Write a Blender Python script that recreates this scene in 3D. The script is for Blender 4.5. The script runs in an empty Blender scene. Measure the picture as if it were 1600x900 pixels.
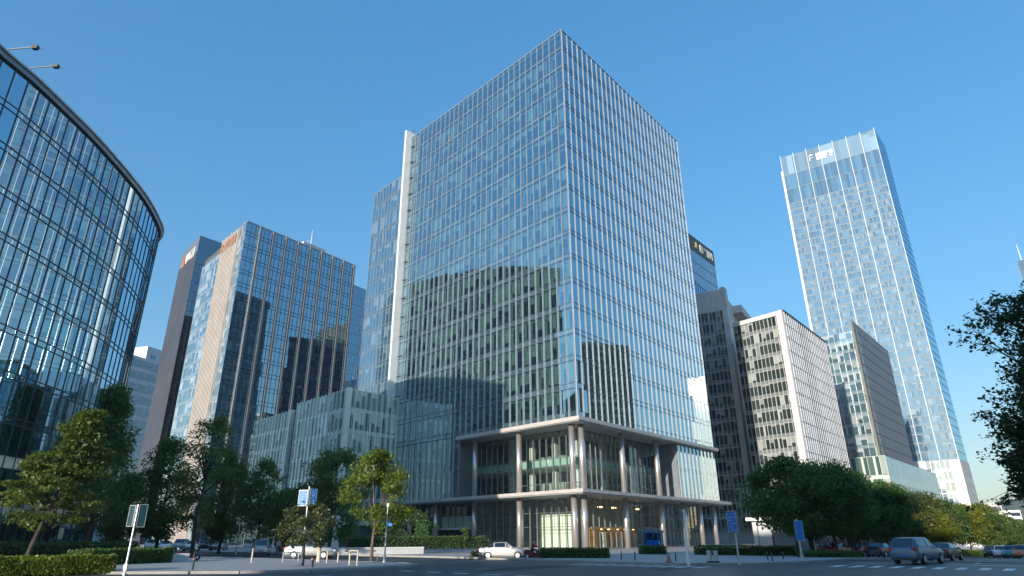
import bpy, bmesh, math, random
from mathutils import Vector, Matrix, noise
R = math.radians
scene = bpy.context.scene
col = scene.collection
random.seed(7)

# ------------------------------------------------------------------ camera
F_PX, PITCH, ROLL, EYE = 985.0, R(21.6), R(-0.25), 1.8
cf = Vector((0, math.cos(PITCH), math.sin(PITCH)))
_r0 = Vector((1, 0, 0)); _u0 = Vector((0, -math.sin(PITCH), math.cos(PITCH)))
cr = _r0 * math.cos(ROLL) + _u0 * math.sin(ROLL)
cu = _u0 * math.cos(ROLL) - _r0 * math.sin(ROLL)
cam = bpy.data.cameras.new('camera'); co = bpy.data.objects.new('camera', cam); col.objects.link(co)
co.matrix_world = Matrix(((cr.x, cu.x, -cf.x, 0), (cr.y, cu.y, -cf.y, 0), (cr.z, cu.z, -cf.z, EYE), (0, 0, 0, 1)))
cam.sensor_width = 36; cam.lens = F_PX / 1600 * 36; cam.clip_start = .1; cam.clip_end = 20000
scene.camera = co

def ray(x, y):
    return (cf * F_PX + cr * (x - 800) + cu * (450 - y)).normalized()
def onz(x, y, z=0.0):                     # the place where the sight line meets height z
    d = ray(x, y); t = (z - EYE) / d.z
    return Vector((0, 0, EYE)) + d * t
def atd(x, y, D):                         # the place at horizontal distance D
    d = ray(x, y); return Vector((0, 0, EYE)) + d * (D / math.hypot(d.x, d.y))
def v2(p): return Vector((p[0], p[1]))

TH = R(39.5)
UD = Vector((math.sin(TH), math.cos(TH))); VD = Vector((UD.y, -UD.x))     # along / across the street
def uv(u, v): p = UD * u + VD * v; return Vector((p.x, p.y))
def smooth(a, b, x): t = max(0, min(1, (x - a) / (b - a))); return t * t * (3 - 2 * t)
def zg(x, y):                             # the street falls gently away
    p = Vector((x, y)); u = p.dot(UD); v = p.dot(VD)
    return -.02 * max(0, min(200, u - 60)) * smooth(-60, -25, v)

# ------------------------------------------------------------------ objects
ORG = {}
def tag(o, label=None, cat=None, group=None, kind=None):
    if label: o['label'] = label
    if cat: o['category'] = cat
    if group: o['group'] = group
    if kind: o['kind'] = kind
    return o
def thing(name, loc, label, cat, group=None, rz=0):
    o = bpy.data.objects.new(name, None); col.objects.link(o); o.empty_display_size = .3
    o.location = loc; o.rotation_euler = (0, 0, rz); ORG[o] = Vector(loc)
    return tag(o, label, cat, group)
def copy_tree(o, parent=None):
    c = o.copy(); col.objects.link(c); c.parent = parent
    for ch in list(o.children): copy_tree(ch, c)
    return c

class MB:
    def __init__(s): s.v = []; s.f = []; s.uv = []; s.r = []
    def face(s, pts, uvs=None, r=None):
        i = len(s.v); s.v.extend([tuple(p) for p in pts]); s.f.append(tuple(range(i, i + len(pts))))
        s.uv.append(uvs or [(0, 0), (1, 0), (1, 1), (0, 1)][:len(pts)] + [(0, 0)] * max(0, len(pts) - 4))
        s.r.append(random.random() if r is None else r)
    def hexa(s, a, r=None):               # 8 points: bottom ring, top ring
        r = random.random() if r is None else r
        for q in ((3, 2, 1, 0), (4, 5, 6, 7), (0, 1, 5, 4), (1, 2, 6, 5), (2, 3, 7, 6), (3, 0, 4, 7)):
            s.face([a[k] for k in q], r=r)
    def box(s, c, d, rz=0):
        ca, sa = math.cos(rz), math.sin(rz); a = []
        for z in (-.5, .5):
            for x, y in ((-.5, -.5), (.5, -.5), (.5, .5), (-.5, .5)):
                X, Y = x * d[0], y * d[1]
                a.append((c[0] + X * ca - Y * sa, c[1] + X * sa + Y * ca, c[2] + z * d[2]))
        s.hexa(a)
    def beam(s, A, B, n, o0, o1, z0, z1): # straight bar along A-B standing o0..o1 along n
        a = []
        for z in (z0, z1):
            for P, o in ((A, o0), (B, o0), (B, o1), (A, o1)):
                a.append((P[0] + n[0] * o, P[1] + n[1] * o, z))
        s.hexa(a)
    def prism(s, poly, z0, z1):
        n = len(poly)
        s.face([(p[0], p[1], z1) for p in poly]); s.face([(p[0], p[1], z0) for p in reversed(poly)])
        for i in range(n):
            p, q = poly[i], poly[(i + 1) % n]
            s.face([(p[0], p[1], z0), (q[0], q[1], z0), (q[0], q[1], z1), (p[0], p[1], z1)])
    def tube(s, pts, rad, n=8, cap=True):
        rings = []; pts = [Vector(p) for p in pts]
        if not hasattr(rad, '__len__'): rad = [rad] * len(pts)
        for i, p in enumerate(pts):
            d = (pts[min(i + 1, len(pts) - 1)] - pts[max(i - 1, 0)])
            if d.length < 1e-6: d = Vector((0, 0, 1))
            d.normalize(); a = d.orthogonal().normalized() if abs(d.z) < .999 else Vector((1, 0, 0)); b_ = d.cross(a).normalized(); a = b_.cross(d)
            rings.append([p + (a * math.cos(2 * math.pi * k / n) + b_ * math.sin(2 * math.pi * k / n)) * rad[i] for k in range(n)])
        for i in range(len(rings) - 1):
            for k in range(n):
                s.face([rings[i][k], rings[i][(k + 1) % n], rings[i + 1][(k + 1) % n], rings[i + 1][k]], r=.5)
        if cap:
            s.face(list(reversed(rings[0]))); s.face(rings[-1])
    def build(s, name, mat, parent=None, smooth=False, weld=False):
        me = bpy.data.meshes.new(name); o_ = ORG.get(parent, Vector((0, 0, 0)))
        me.from_pydata([(x - o_[0], y - o_[1], z - o_[2]) for x, y, z in s.v], [], s.f)
        ul = me.uv_layers.new(name='UVMap'); flat = []
        for fu in s.uv:
            for w in fu: flat.extend(w)
        ul.data.foreach_set('uv', flat)
        at = me.attributes.new('rnd', 'FLOAT', 'FACE'); at.data.foreach_set('value', s.r)
        if weld:
            bm = bmesh.new(); bm.from_mesh(me); bmesh.ops.remove_doubles(bm, verts=bm.verts, dist=.0005)
            bmesh.ops.recalc_face_normals(bm, faces=bm.faces); bm.to_mesh(me); bm.free()
        if smooth: me.polygons.foreach_set('use_smooth', [True] * len(me.polygons))
        me.materials.append(mat); me.update()
        o = bpy.data.objects.new(name, me); col.objects.link(o)
        if parent is not None: o.parent = parent; ORG[o] = o_
        return o

# ------------------------------------------------------------------ materials
class NT:
    def __init__(s, name):
        s.m = bpy.data.materials.new(name); s.m.use_nodes = True; s.t = s.m.node_tree; s.t.nodes.clear()
        s.out = s.t.nodes.new('ShaderNodeOutputMaterial')
    def n(s, typ, **kw):
        nd = s.t.nodes.new(typ)
        for k, w in kw.items():
            if k.startswith('i_'): 
                key = k[2:]; key = int(key) if key.isdigit() else key
                s.put(nd.inputs[key], w)
            else: setattr(nd, k, w)
        return nd
    def put(s, sock, w):
        if isinstance(w, bpy.types.NodeSocket): s.t.links.new(w, sock)
        else: sock.default_value = w
    def math(s, op, a, b=0.0, c=None):
        nd = s.n('ShaderNodeMath', operation=op); s.put(nd.inputs[0], a); s.put(nd.inputs[1], b)
        if c is not None: s.put(nd.inputs[2], c)
        return nd.outputs[0]
    def mix(s, f, a, b):
        nd = s.n('ShaderNodeMix', data_type='RGBA'); s.put(nd.inputs[0], f); s.put(nd.inputs[6], a); s.put(nd.inputs[7], b); return nd.outputs[2]
    def shmix(s, f, a, b):
        nd = s.n('ShaderNodeMixShader'); s.put(nd.inputs[0], f); s.t.links.new(a, nd.inputs[1]); s.t.links.new(b, nd.inputs[2]); return nd.outputs[0]
    def rnd(s): return s.n('ShaderNodeAttribute', attribute_name='rnd').outputs['Fac']
    def wn(s, w, k):
        q = s.math('MULTIPLY', w, k); return s.n('ShaderNodeTexWhiteNoise', noise_dimensions='1D', i_W=q).outputs['Value']
    def obj(s): return s.n('ShaderNodeTexCoord').outputs['Object']
    def noise(s, scale, detail=4, rough=.55, vec=None):
        nd = s.n('ShaderNodeTexNoise', i_Scale=float(scale), i_Detail=float(detail), i_Roughness=rough); s.t.links.new(vec or s.obj(), nd.inputs['Vector']); return nd.outputs['Fac']
    def done(s, sh): s.t.links.new(sh, s.out.inputs['Surface']); return s.m
def c4(c): return (c[0], c[1], c[2], 1)

def solid(name, c, rough=.6, metal=0., var=.12, scale=.8, spec=.5, bump=0, streak=0.):
    m = NT(name); f = m.noise(scale, 5)
    lo = tuple(x * (1 - var * 1.6) for x in c); hi = tuple(min(1, x * (1 + var)) for x in c)
    ramp = m.n('ShaderNodeValToRGB', i_Fac=f); e = ramp.color_ramp.elements
    e[0].position = .3; e[1].position = .7; e[0].color = c4(lo); e[1].color = c4(hi)
    base = ramp.outputs['Color']
    if streak:
        mp = m.n('ShaderNodeMapping'); m.t.links.new(m.obj(), mp.inputs['Vector']); mp.inputs['Scale'].default_value = (1.3, 1.3, .03)
        sf = m.noise(1.0, 3, vec=mp.outputs['Vector']); sf = m.math('MULTIPLY', m.math('SUBTRACT', sf, .45), streak * 3); sf = m.n('ShaderNodeClamp', i_Value=sf).outputs[0]
        base = m.mix(sf, base, c4(tuple(x * .55 for x in c)))
    p = m.n('ShaderNodeBsdfPrincipled', i_Roughness=rough, i_Metallic=metal); m.t.links.new(base, p.inputs['Base Color']); p.inputs['Specular IOR Level'].default_value = spec
    if bump:
        b = m.n('ShaderNodeBump', i_Strength=bump, i_Distance=.02); m.t.links.new(m.noise(30, 4), b.inputs['Height']); m.t.links.new(b.outputs[0], p.inputs['Normal'])
    return m.done(p.outputs[0])

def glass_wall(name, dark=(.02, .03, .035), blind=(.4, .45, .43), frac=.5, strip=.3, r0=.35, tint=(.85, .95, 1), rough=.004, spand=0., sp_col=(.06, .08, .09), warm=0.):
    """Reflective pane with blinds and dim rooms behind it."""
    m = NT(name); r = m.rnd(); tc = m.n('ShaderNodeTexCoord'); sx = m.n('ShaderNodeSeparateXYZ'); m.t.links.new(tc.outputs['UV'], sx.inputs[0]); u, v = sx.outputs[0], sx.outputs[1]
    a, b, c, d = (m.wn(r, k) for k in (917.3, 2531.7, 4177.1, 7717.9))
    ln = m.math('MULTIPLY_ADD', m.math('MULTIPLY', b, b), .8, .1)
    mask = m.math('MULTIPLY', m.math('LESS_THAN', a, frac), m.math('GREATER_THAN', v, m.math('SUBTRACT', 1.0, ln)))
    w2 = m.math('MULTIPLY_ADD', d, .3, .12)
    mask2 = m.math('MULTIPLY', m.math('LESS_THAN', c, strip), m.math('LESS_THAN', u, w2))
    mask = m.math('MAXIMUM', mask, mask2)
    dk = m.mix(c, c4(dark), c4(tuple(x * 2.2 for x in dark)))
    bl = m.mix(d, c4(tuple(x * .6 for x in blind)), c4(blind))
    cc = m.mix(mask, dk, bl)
    if spand: cc = m.mix(m.math('LESS_THAN', v, spand), cc, c4(sp_col))
    df = m.n('ShaderNodeBsdfDiffuse'); m.t.links.new(cc, df.inputs['Color'])
    gl = m.n('ShaderNodeBsdfGlossy', i_Roughness=rough); gl.inputs['Color'].default_value = c4(tint)
    return m.done(m.shmix(fres(m, r0), df.outputs[0], gl.outputs[0]))
def fres(m, r0):
    bmp = m.n('ShaderNodeLayerWeight', i_Blend=.5); f = m.math('POWER', bmp.outputs['Facing'], 4.0)
    return m.math('MULTIPLY_ADD', f, 1 - r0, r0)
def clear_glass(name, r0=.25, tint=(.85, .95, 1), thru=(.62, .8, .72), rough=.004):
    m = NT(name); tr = m.n('ShaderNodeBsdfTransparent'); tr.inputs['Color'].default_value = c4(thru)
    gl = m.n('ShaderNodeBsdfGlossy', i_Roughness=rough); gl.inputs['Color'].default_value = c4(tint)
    return m.done(m.shmix(fres(m, r0), tr.outputs[0], gl.outputs[0]))
def emit(name, c, s):
    m = NT(name); e = m.n('ShaderNodeEmission', i_Strength=s); e.inputs['Color'].default_value = c4(c); return m.done(e.outputs[0])
def leaf(name, c1, c2, trans=.3):
    m = NT(name); r = m.rnd(); cc = m.mix(r, c4(c1), c4(c2))
    n_ = m.noise(.6, 3); cc = m.mix(m.math('MULTIPLY', n_, .6), cc, c4(tuple(x * .6 for x in c1)))
    d = m.n('ShaderNodeBsdfDiffuse'); t = m.n('ShaderNodeBsdfTranslucent'); g = m.n('ShaderNodeBsdfGlossy', i_Roughness=.45); g.inputs['Color'].default_value = (.5, .5, .5, 1)
    m.t.links.new(cc, d.inputs['Color']); m.t.links.new(m.mix(.5, cc, (c2[0] * 1.3, c2[1] * 1.4, c2[2] * .5, 1)), t.inputs['Color'])
    return m.done(m.shmix(.05, m.shmix(trans, d.outputs[0], t.outputs[0]), g.outputs[0]))

M = {}
def asphalt():
    m = NT('asphalt'); a = m.noise(.12, 5); b_ = m.noise(18, 3); c = m.noise(1.1, 5)
    f = m.math('ADD', m.math('MULTIPLY', a, .5), m.math('MULTIPLY', c, .5))
    cc = m.mix(f, (.03, .032, .036, 1), (.088, .089, .093, 1)); cc = m.mix(m.math('MULTIPLY', b_, .35), cc, (.02, .02, .022, 1))
    p = m.n('ShaderNodeBsdfPrincipled', i_Roughness=.55); m.t.links.new(cc, p.inputs['Base Color']); p.inputs['Specular IOR Level'].default_value = .6
    bu = m.n('ShaderNodeBump', i_Strength=.3, i_Distance=.01); m.t.links.new(b_, bu.inputs['Height']); m.t.links.new(bu.outputs[0], p.inputs['Normal'])
    return m.done(p.outputs[0])
def paving():
    m = NT('paving'); mp = m.n('ShaderNodeMapping'); m.t.links.new(m.obj(), mp.inputs['Vector']); mp.inputs['Rotation'].default_value = (0, 0, TH); mp.inputs['Scale'].default_value = (1, 1, 0)
    br = m.n('ShaderNodeTexBrick', i_Scale=1.6); m.t.links.new(mp.outputs[0], br.inputs['Vector'])
    br.inputs['Color1'].default_value = (.5, .485, .46, 1); br.inputs['Color2'].default_value = (.42, .41, .39, 1); br.inputs['Mortar'].default_value = (.1, .1, .1, 1); br.inputs['Mortar Size'].default_value = .015
    cc = m.mix(m.math('MULTIPLY', m.noise(.25, 5), .7), br.outputs['Color'], (.3, .295, .29, 1))
    p = m.n('ShaderNodeBsdfPrincipled', i_Roughness=.6); m.t.links.new(cc, p.inputs['Base Color']); return m.done(p.outputs[0])
def terrain():
    m = NT('terrain'); cc = m.mix(m.noise(.02, 5), (.06, .06, .06, 1), (.1, .1, .095, 1)); d = m.n('ShaderNodeBsdfDiffuse'); m.t.links.new(cc, d.inputs['Color']); return m.done(d.outputs[0])
M['asphalt'] = asphalt(); M['paving'] = paving(); M['terrain'] = terrain()
M['kerb'] = solid('kerb_stone', (.3, .29, .27), .8)
M['paint'] = solid('road_paint', (.78, .79, .78), .6, var=.3, scale=2.5)
M['alu'] = solid('aluminium', (.62, .64, .66), .35, .6, .06)
M['fin'] = solid('fin_aluminium', (.36, .37, .385), .4, .4, .06)
M['alu_white'] = solid('white_aluminium', (.74, .74, .73), .4, .1, .05)
M['mull'] = solid('grey_mullion', (.2, .23, .26), .4, .5, .08)
M['mull_blue'] = solid('blue_grey_transom', (.07, .1, .13), .4, .3, .08)
M['mull_dark'] = solid('dark_mullion', (.06, .07, .08), .4, .4, .1)
M['steel'] = solid('steel_column', (.64, .6, .57), .3, .75, .06)
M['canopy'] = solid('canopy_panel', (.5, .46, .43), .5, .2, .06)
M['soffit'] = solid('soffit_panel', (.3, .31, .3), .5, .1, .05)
M['slab'] = solid('floor_slab', (.55, .55, .52), .8)
M['ceil'] = solid('ceiling', (.6, .62, .58), .8)
M['core'] = solid('inner_core', (.09, .11, .1), .8, var=.3, scale=.3)
M['inner_wall'] = solid('inner_wall', (.3, .33, .3), .8, 0, .2, .4)
M['blind'] = solid('roller_blind', (.62, .68, .64), .8, var=.1, scale=.2)
M['main_glass'] = clear_glass('tower_glass', .55, (.68, .9, 1), (.44, .58, .53))
M['lobby_glass'] = clear_glass('lobby_glass', .1, (.85, .95, 1), (.84, .94, .88))
M['spandrel'] = glass_wall('spandrel_glass', (.05, .08, .09), (.05, .08, .09), 0, 0, .48, (.68, .9, 1))
M['grn_spandrel'] = solid('green_spandrel', (.3, .42, .37), .25, 0, .06)
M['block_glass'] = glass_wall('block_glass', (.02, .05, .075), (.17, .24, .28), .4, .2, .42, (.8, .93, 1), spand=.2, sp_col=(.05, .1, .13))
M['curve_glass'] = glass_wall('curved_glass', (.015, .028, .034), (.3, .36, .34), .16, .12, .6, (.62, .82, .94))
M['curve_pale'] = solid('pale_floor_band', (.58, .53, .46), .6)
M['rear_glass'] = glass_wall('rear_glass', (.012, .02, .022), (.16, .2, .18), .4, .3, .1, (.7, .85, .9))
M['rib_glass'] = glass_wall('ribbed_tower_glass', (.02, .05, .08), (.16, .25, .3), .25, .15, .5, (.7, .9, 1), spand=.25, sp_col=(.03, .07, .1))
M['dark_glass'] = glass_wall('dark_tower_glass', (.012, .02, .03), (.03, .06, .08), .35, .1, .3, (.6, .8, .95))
M['dark_metal'] = solid('dark_metal_cladding', (.17, .19, .235), .42, .3, .1, .1)
M['rib'] = solid('beige_rib', (.5, .455, .41), .55, .1, .08, .3)
M['pale_green'] = glass_wall('pale_green_glass', (.06, .1, .09), (.6, .68, .62), .5, .45, .25, (.85, .95, .95), spand=.16, sp_col=(.55, .62, .57))
M['pale_fin'] = solid('pale_glass_fin', (.74, .78, .73), .3, .1, .06)
M['stone'] = solid('beige_stone', (.6, .59, .57), .7, 0, .1, .3, streak=.25)
M['pier'] = solid('grey_pier', (.2, .21, .22), .6, .1, .08)
M['stone_grey'] = solid('grey_stone', (.56, .565, .57), .65, 0, .1, .4, streak=.2)
M['grid_glass'] = glass_wall('grid_window_glass', (.02, .03, .03), (.42, .46, .44), .5, .15, .25, (.85, .95, 1), spand=.3, sp_col=(.2, .23, .23))
M['stone_pale'] = solid('pale_grey_frame', (.44, .43, .41), .6, 0, .08, .4)
M['louvre_glass'] = glass_wall('louvre_backing_glass', (.06, .09, .12), (.22, .25, .28), .5, .3, .3, (.8, .92, 1), spand=.2, sp_col=(.16, .18, .2))
M['louvre'] = solid('metal_louvre', (.36, .385, .42), .45, .3, .08, .5)
M['slate'] = solid('slate_cladding', (.19, .205, .22), .5, .1, .1, .3, streak=.2)
M['light_glass'] = glass_wall('pale_blue_glass', (.05, .09, .11), (.5, .57, .6), .6, .4, .4, (.85, .95, 1), spand=.25, sp_col=(.25, .33, .37))
M['blue_glass'] = glass_wall('deep_blue_glass', (.02, .05, .09), (.06, .12, .17), .3, .1, .4, (.65, .87, 1))
M['stripe'] = solid('pale_stripe', (.5, .52, .55), .5, 0, .05)
M['grid_blue'] = solid('blue_grey_grid', (.13, .19, .24), .6, 0, .05)
M['tall_glass'] = glass_wall('tall_tower_glass', (.05, .1, .15), (.21, .27, .31), .45, .3, .18, (.6, .82, 1), spand=.28, sp_col=(.1, .18, .25))
M['white_wall'] = solid('white_render', (.55, .55, .53), .8, 0, .06, .2, streak=.2)
M['white'] = solid('white_paint', (.78, .78, .76), .5, 0, .05)
M['dark'] = solid('dark_grey_metal', (.04, .045, .05), .45, .3, .1)
M['blk'] = solid('black_rubber', (.015, .015, .016), .7, 0, .1)
M['galv'] = solid('galvanised_steel', (.5, .52, .54), .4, .6, .1, 3)
M['band_wall'] = solid('pale_grey_panel', (.72, .74, .77), .7, 0, .06, .2)
M['band_win'] = glass_wall('band_window', (.02, .03, .04), (.2, .24, .26), .3, .1, .2, (.8, .9, 1))
M['brick_red'] = solid('red_wall', (.5, .12, .07), .7, 0, .1)
M['far_white'] = solid('far_white_wall', (.62, .6, .58), .8, 0, .06)
M['hill'] = solid('hill_green', (.055, .085, .06), .9, 0, .25, .004)
M['bark'] = solid('bark', (.13, .1, .075), .9, 0, .3, 4, bump=.5)
M['bark_dark'] = solid('dark_bark', (.05, .042, .035), .9, 0, .3, 4, bump=.5)
M['sign_blue'] = solid('blue_sign_face', (.01, .17, .52), .4, 0, .06)
M['sign_teal'] = solid('teal_sign_back', (.012, .05, .065), .4, .2, .1)
M['lobby_white'] = solid('lobby_white_wall', (.82, .8, .7), .6, 0, .04)
M['warm_wall'] = solid('warm_timber_wall', (.5, .26, .1), .6, 0, .2, .8)
M['warm_lamp'] = emit('warm_lamp', (1, .55, .2), 2.5)
M['kiosk'] = solid('kiosk_blue', (.04, .12, .2), .3, 0, .1)
M['tyre'] = M['blk']

def pane_row(mb, A, B, z0, z1, nb, n, off=0.0, jit=.004, gap=.0):
    """A row of glass panes, each very slightly out of true like real glazing."""
    for i in range(nb):
        p = A.lerp(B, i / nb); q = A.lerp(B, (i + 1) / nb)
        j = [random.uniform(-jit, jit) for _ in range(3)]
        pts = []
        for P, z, k in ((p, z0, j[0]), (q, z0, j[1]), (q, z1, j[1] + j[2]), (p, z1, j[0] + j[2])):
            pts.append((P.x + n.x * (off + k), P.y + n.y * (off + k), z))
        mb.face(pts)

def outn(A, B, inside):
    d = (B - A).normalized(); n = Vector((d.y, -d.x))
    if n.dot(inside - A) > 0: n = -n
    return n
def orient(A, B, n):                       # order so that faces look outwards
    d = B - A
    return (A, B) if Vector((d.y, -d.x)).dot(n) > 0 else (B, A)

def facade(root, A, B, inside, z0, z1, nb, nf, glass, mull=None, mw=.08, md=.12, tw=.08, td=.08, double=0., name='ribbon_window', jit=.004, part_fins=None, fin_mat=None, fw=.16, fd=.4, every=1, single=False):
    n = outn(A, B, inside); A, B = orient(A, B, n); h = (z1 - z0) / nf; L = (B - A).length; d = (B - A) / L
    big = MB()
    for k in range(nf):
        mb = big if single else MB()
        pane_row(mb, A, B, z0 + k * h, z0 + (k + 1) * h, nb, n, 0, jit)
        if not single: mb.build(name, glass, root)
    if single: big.build(name, glass, root)
    g = MB()
    if mull:
        for i in range(nb + 1):
            if part_fins and i % every == 0: continue
            P = A.lerp(B, i / nb); g.beam(P - d * mw / 2, P + d * mw / 2, n, -.05, md, z0, z1)
        for k in range(nf + 1):
            zz = z0 + k * h; g.beam(A, B, n, -.05, td, zz - tw / 2, zz + tw / 2)
            if double and k < nf: g.beam(A, B, n, -.05, td * .98, zz + double - tw / 2, zz + double + tw / 2)
        g.build('mullion_grid', mull, root)
    if part_fins:
        for i in range(0, nb + 1, every):
            P = A.lerp(B, i / nb); f = MB(); f.beam(P - d * fw / 2, P + d * fw / 2, n, .02, fd, z0 - .1, z1 + .25); f.build(part_fins, fin_mat, root)
    return n, A, B

def glyphs(root, A, B, n, z0, h, off, mat, count, name='sign_lettering', kind='hanzi', seed=1):
    """Distant sign lettering that cannot be read: strokes at their size and place."""
    rg = random.Random(seed); mb = MB(); L = (B - A).length; d = (B - A) / L; cw = L / count
    for i in range(count):
        s0 = i * cw; t = h * .11
        bars = []
        for _ in range(3): bars.append((0.08, .82, rg.choice((.05, .3, .5, .72, .9)), 1))
        for _ in range(2): bars.append((rg.choice((.1, .4, .7)), 0, rg.uniform(.05, .3), 0))
        for x, w, y, hor in bars:
            if hor: mb.beam(A + d * (s0 + x * cw), A + d * (s0 + (x + w) * cw), n, off, off + .12, z0 + y * h, z0 + y * h + t)
            else: mb.beam(A + d * (s0 + x * cw), A + d * (s0 + x * cw + t), n, off + .004, off + .124, z0 + y * h, z0 + h)
    return mb.build(name, mat, root)

# ------------------------------------------------------------------ sun direction from the glint on the right face
b3 = atd(877, 47, 100); H = b3.z
b = v2(b3); Lp = v2(onz(645, 215, H)); Rp = v2(onz(1057, 221, H))
dl = (Lp - b).normalized(); dr = (Rp - b).normalized(); LL = (Lp - b).length; LR = (Rp - b).length
inside = (Lp + Rp) / 2
nl = outn(b, Lp, inside); nr = outn(b, Rp, inside)
gv = ray(1098, 612)
SUN_EL = math.asin(gv.z)
SUN_YAW = R(-147)                          # clockwise from the view direction, behind on the left
sund = Vector((math.sin(SUN_YAW) * math.cos(SUN_EL), math.cos(SUN_YAW) * math.cos(SUN_EL), math.sin(SUN_EL)))
print('sun elevation', math.degrees(SUN_EL))
# ------------------------------------------------------------------ world, sun, view
def light():
    w = bpy.data.worlds.new('World'); scene.world = w; w.use_nodes = True; t = w.node_tree
    bg = t.nodes['Background']; sk = t.nodes.new('ShaderNodeTexSky'); sk.sky_type = 'NISHITA'; sk.sun_disc = False
    sk.sun_elevation = SUN_EL; sk.sun_rotation = SUN_YAW; sk.air_density = 1.4; sk.dust_density = 1.0; sk.ozone_density = 6; sk.altitude = 50
    gm = t.nodes.new('ShaderNodeGamma'); gm.inputs[1].default_value = .55; hs = t.nodes.new('ShaderNodeHueSaturation'); hs.inputs['Saturation'].default_value = 1.4; hs.inputs['Hue'].default_value = .506
    t.links.new(sk.outputs[0], gm.inputs[0]); t.links.new(gm.outputs[0], hs.inputs['Color']); t.links.new(hs.outputs[0], bg.inputs['Color']); bg.inputs['Strength'].default_value = .15
    l = bpy.data.lights.new('sun', 'SUN'); l.energy = 2.6; l.angle = R(.5); l.color = (1, .9, .77)
    o = bpy.data.objects.new('sun', l); col.objects.link(o); o.rotation_euler = sund.to_track_quat('Z', 'Y').to_euler(); o.location = sund * 300
    vs = scene.view_settings; vs.view_transform = 'Standard'; vs.look = 'None'; vs.gamma = 1; vs.use_curve_mapping = False; vs.exposure = 1.54
    scene.render.engine = 'CYCLES'; c = scene.cycles; c.use_denoising = True; c.max_bounces = 10; c.transparent_max_bounces = 16; c.glossy_bounces = 5; c.diffuse_bounces = 3
    c.sample_clamp_indirect = 40; c.blur_glossy = .3
light()

exec_parts = []
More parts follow.
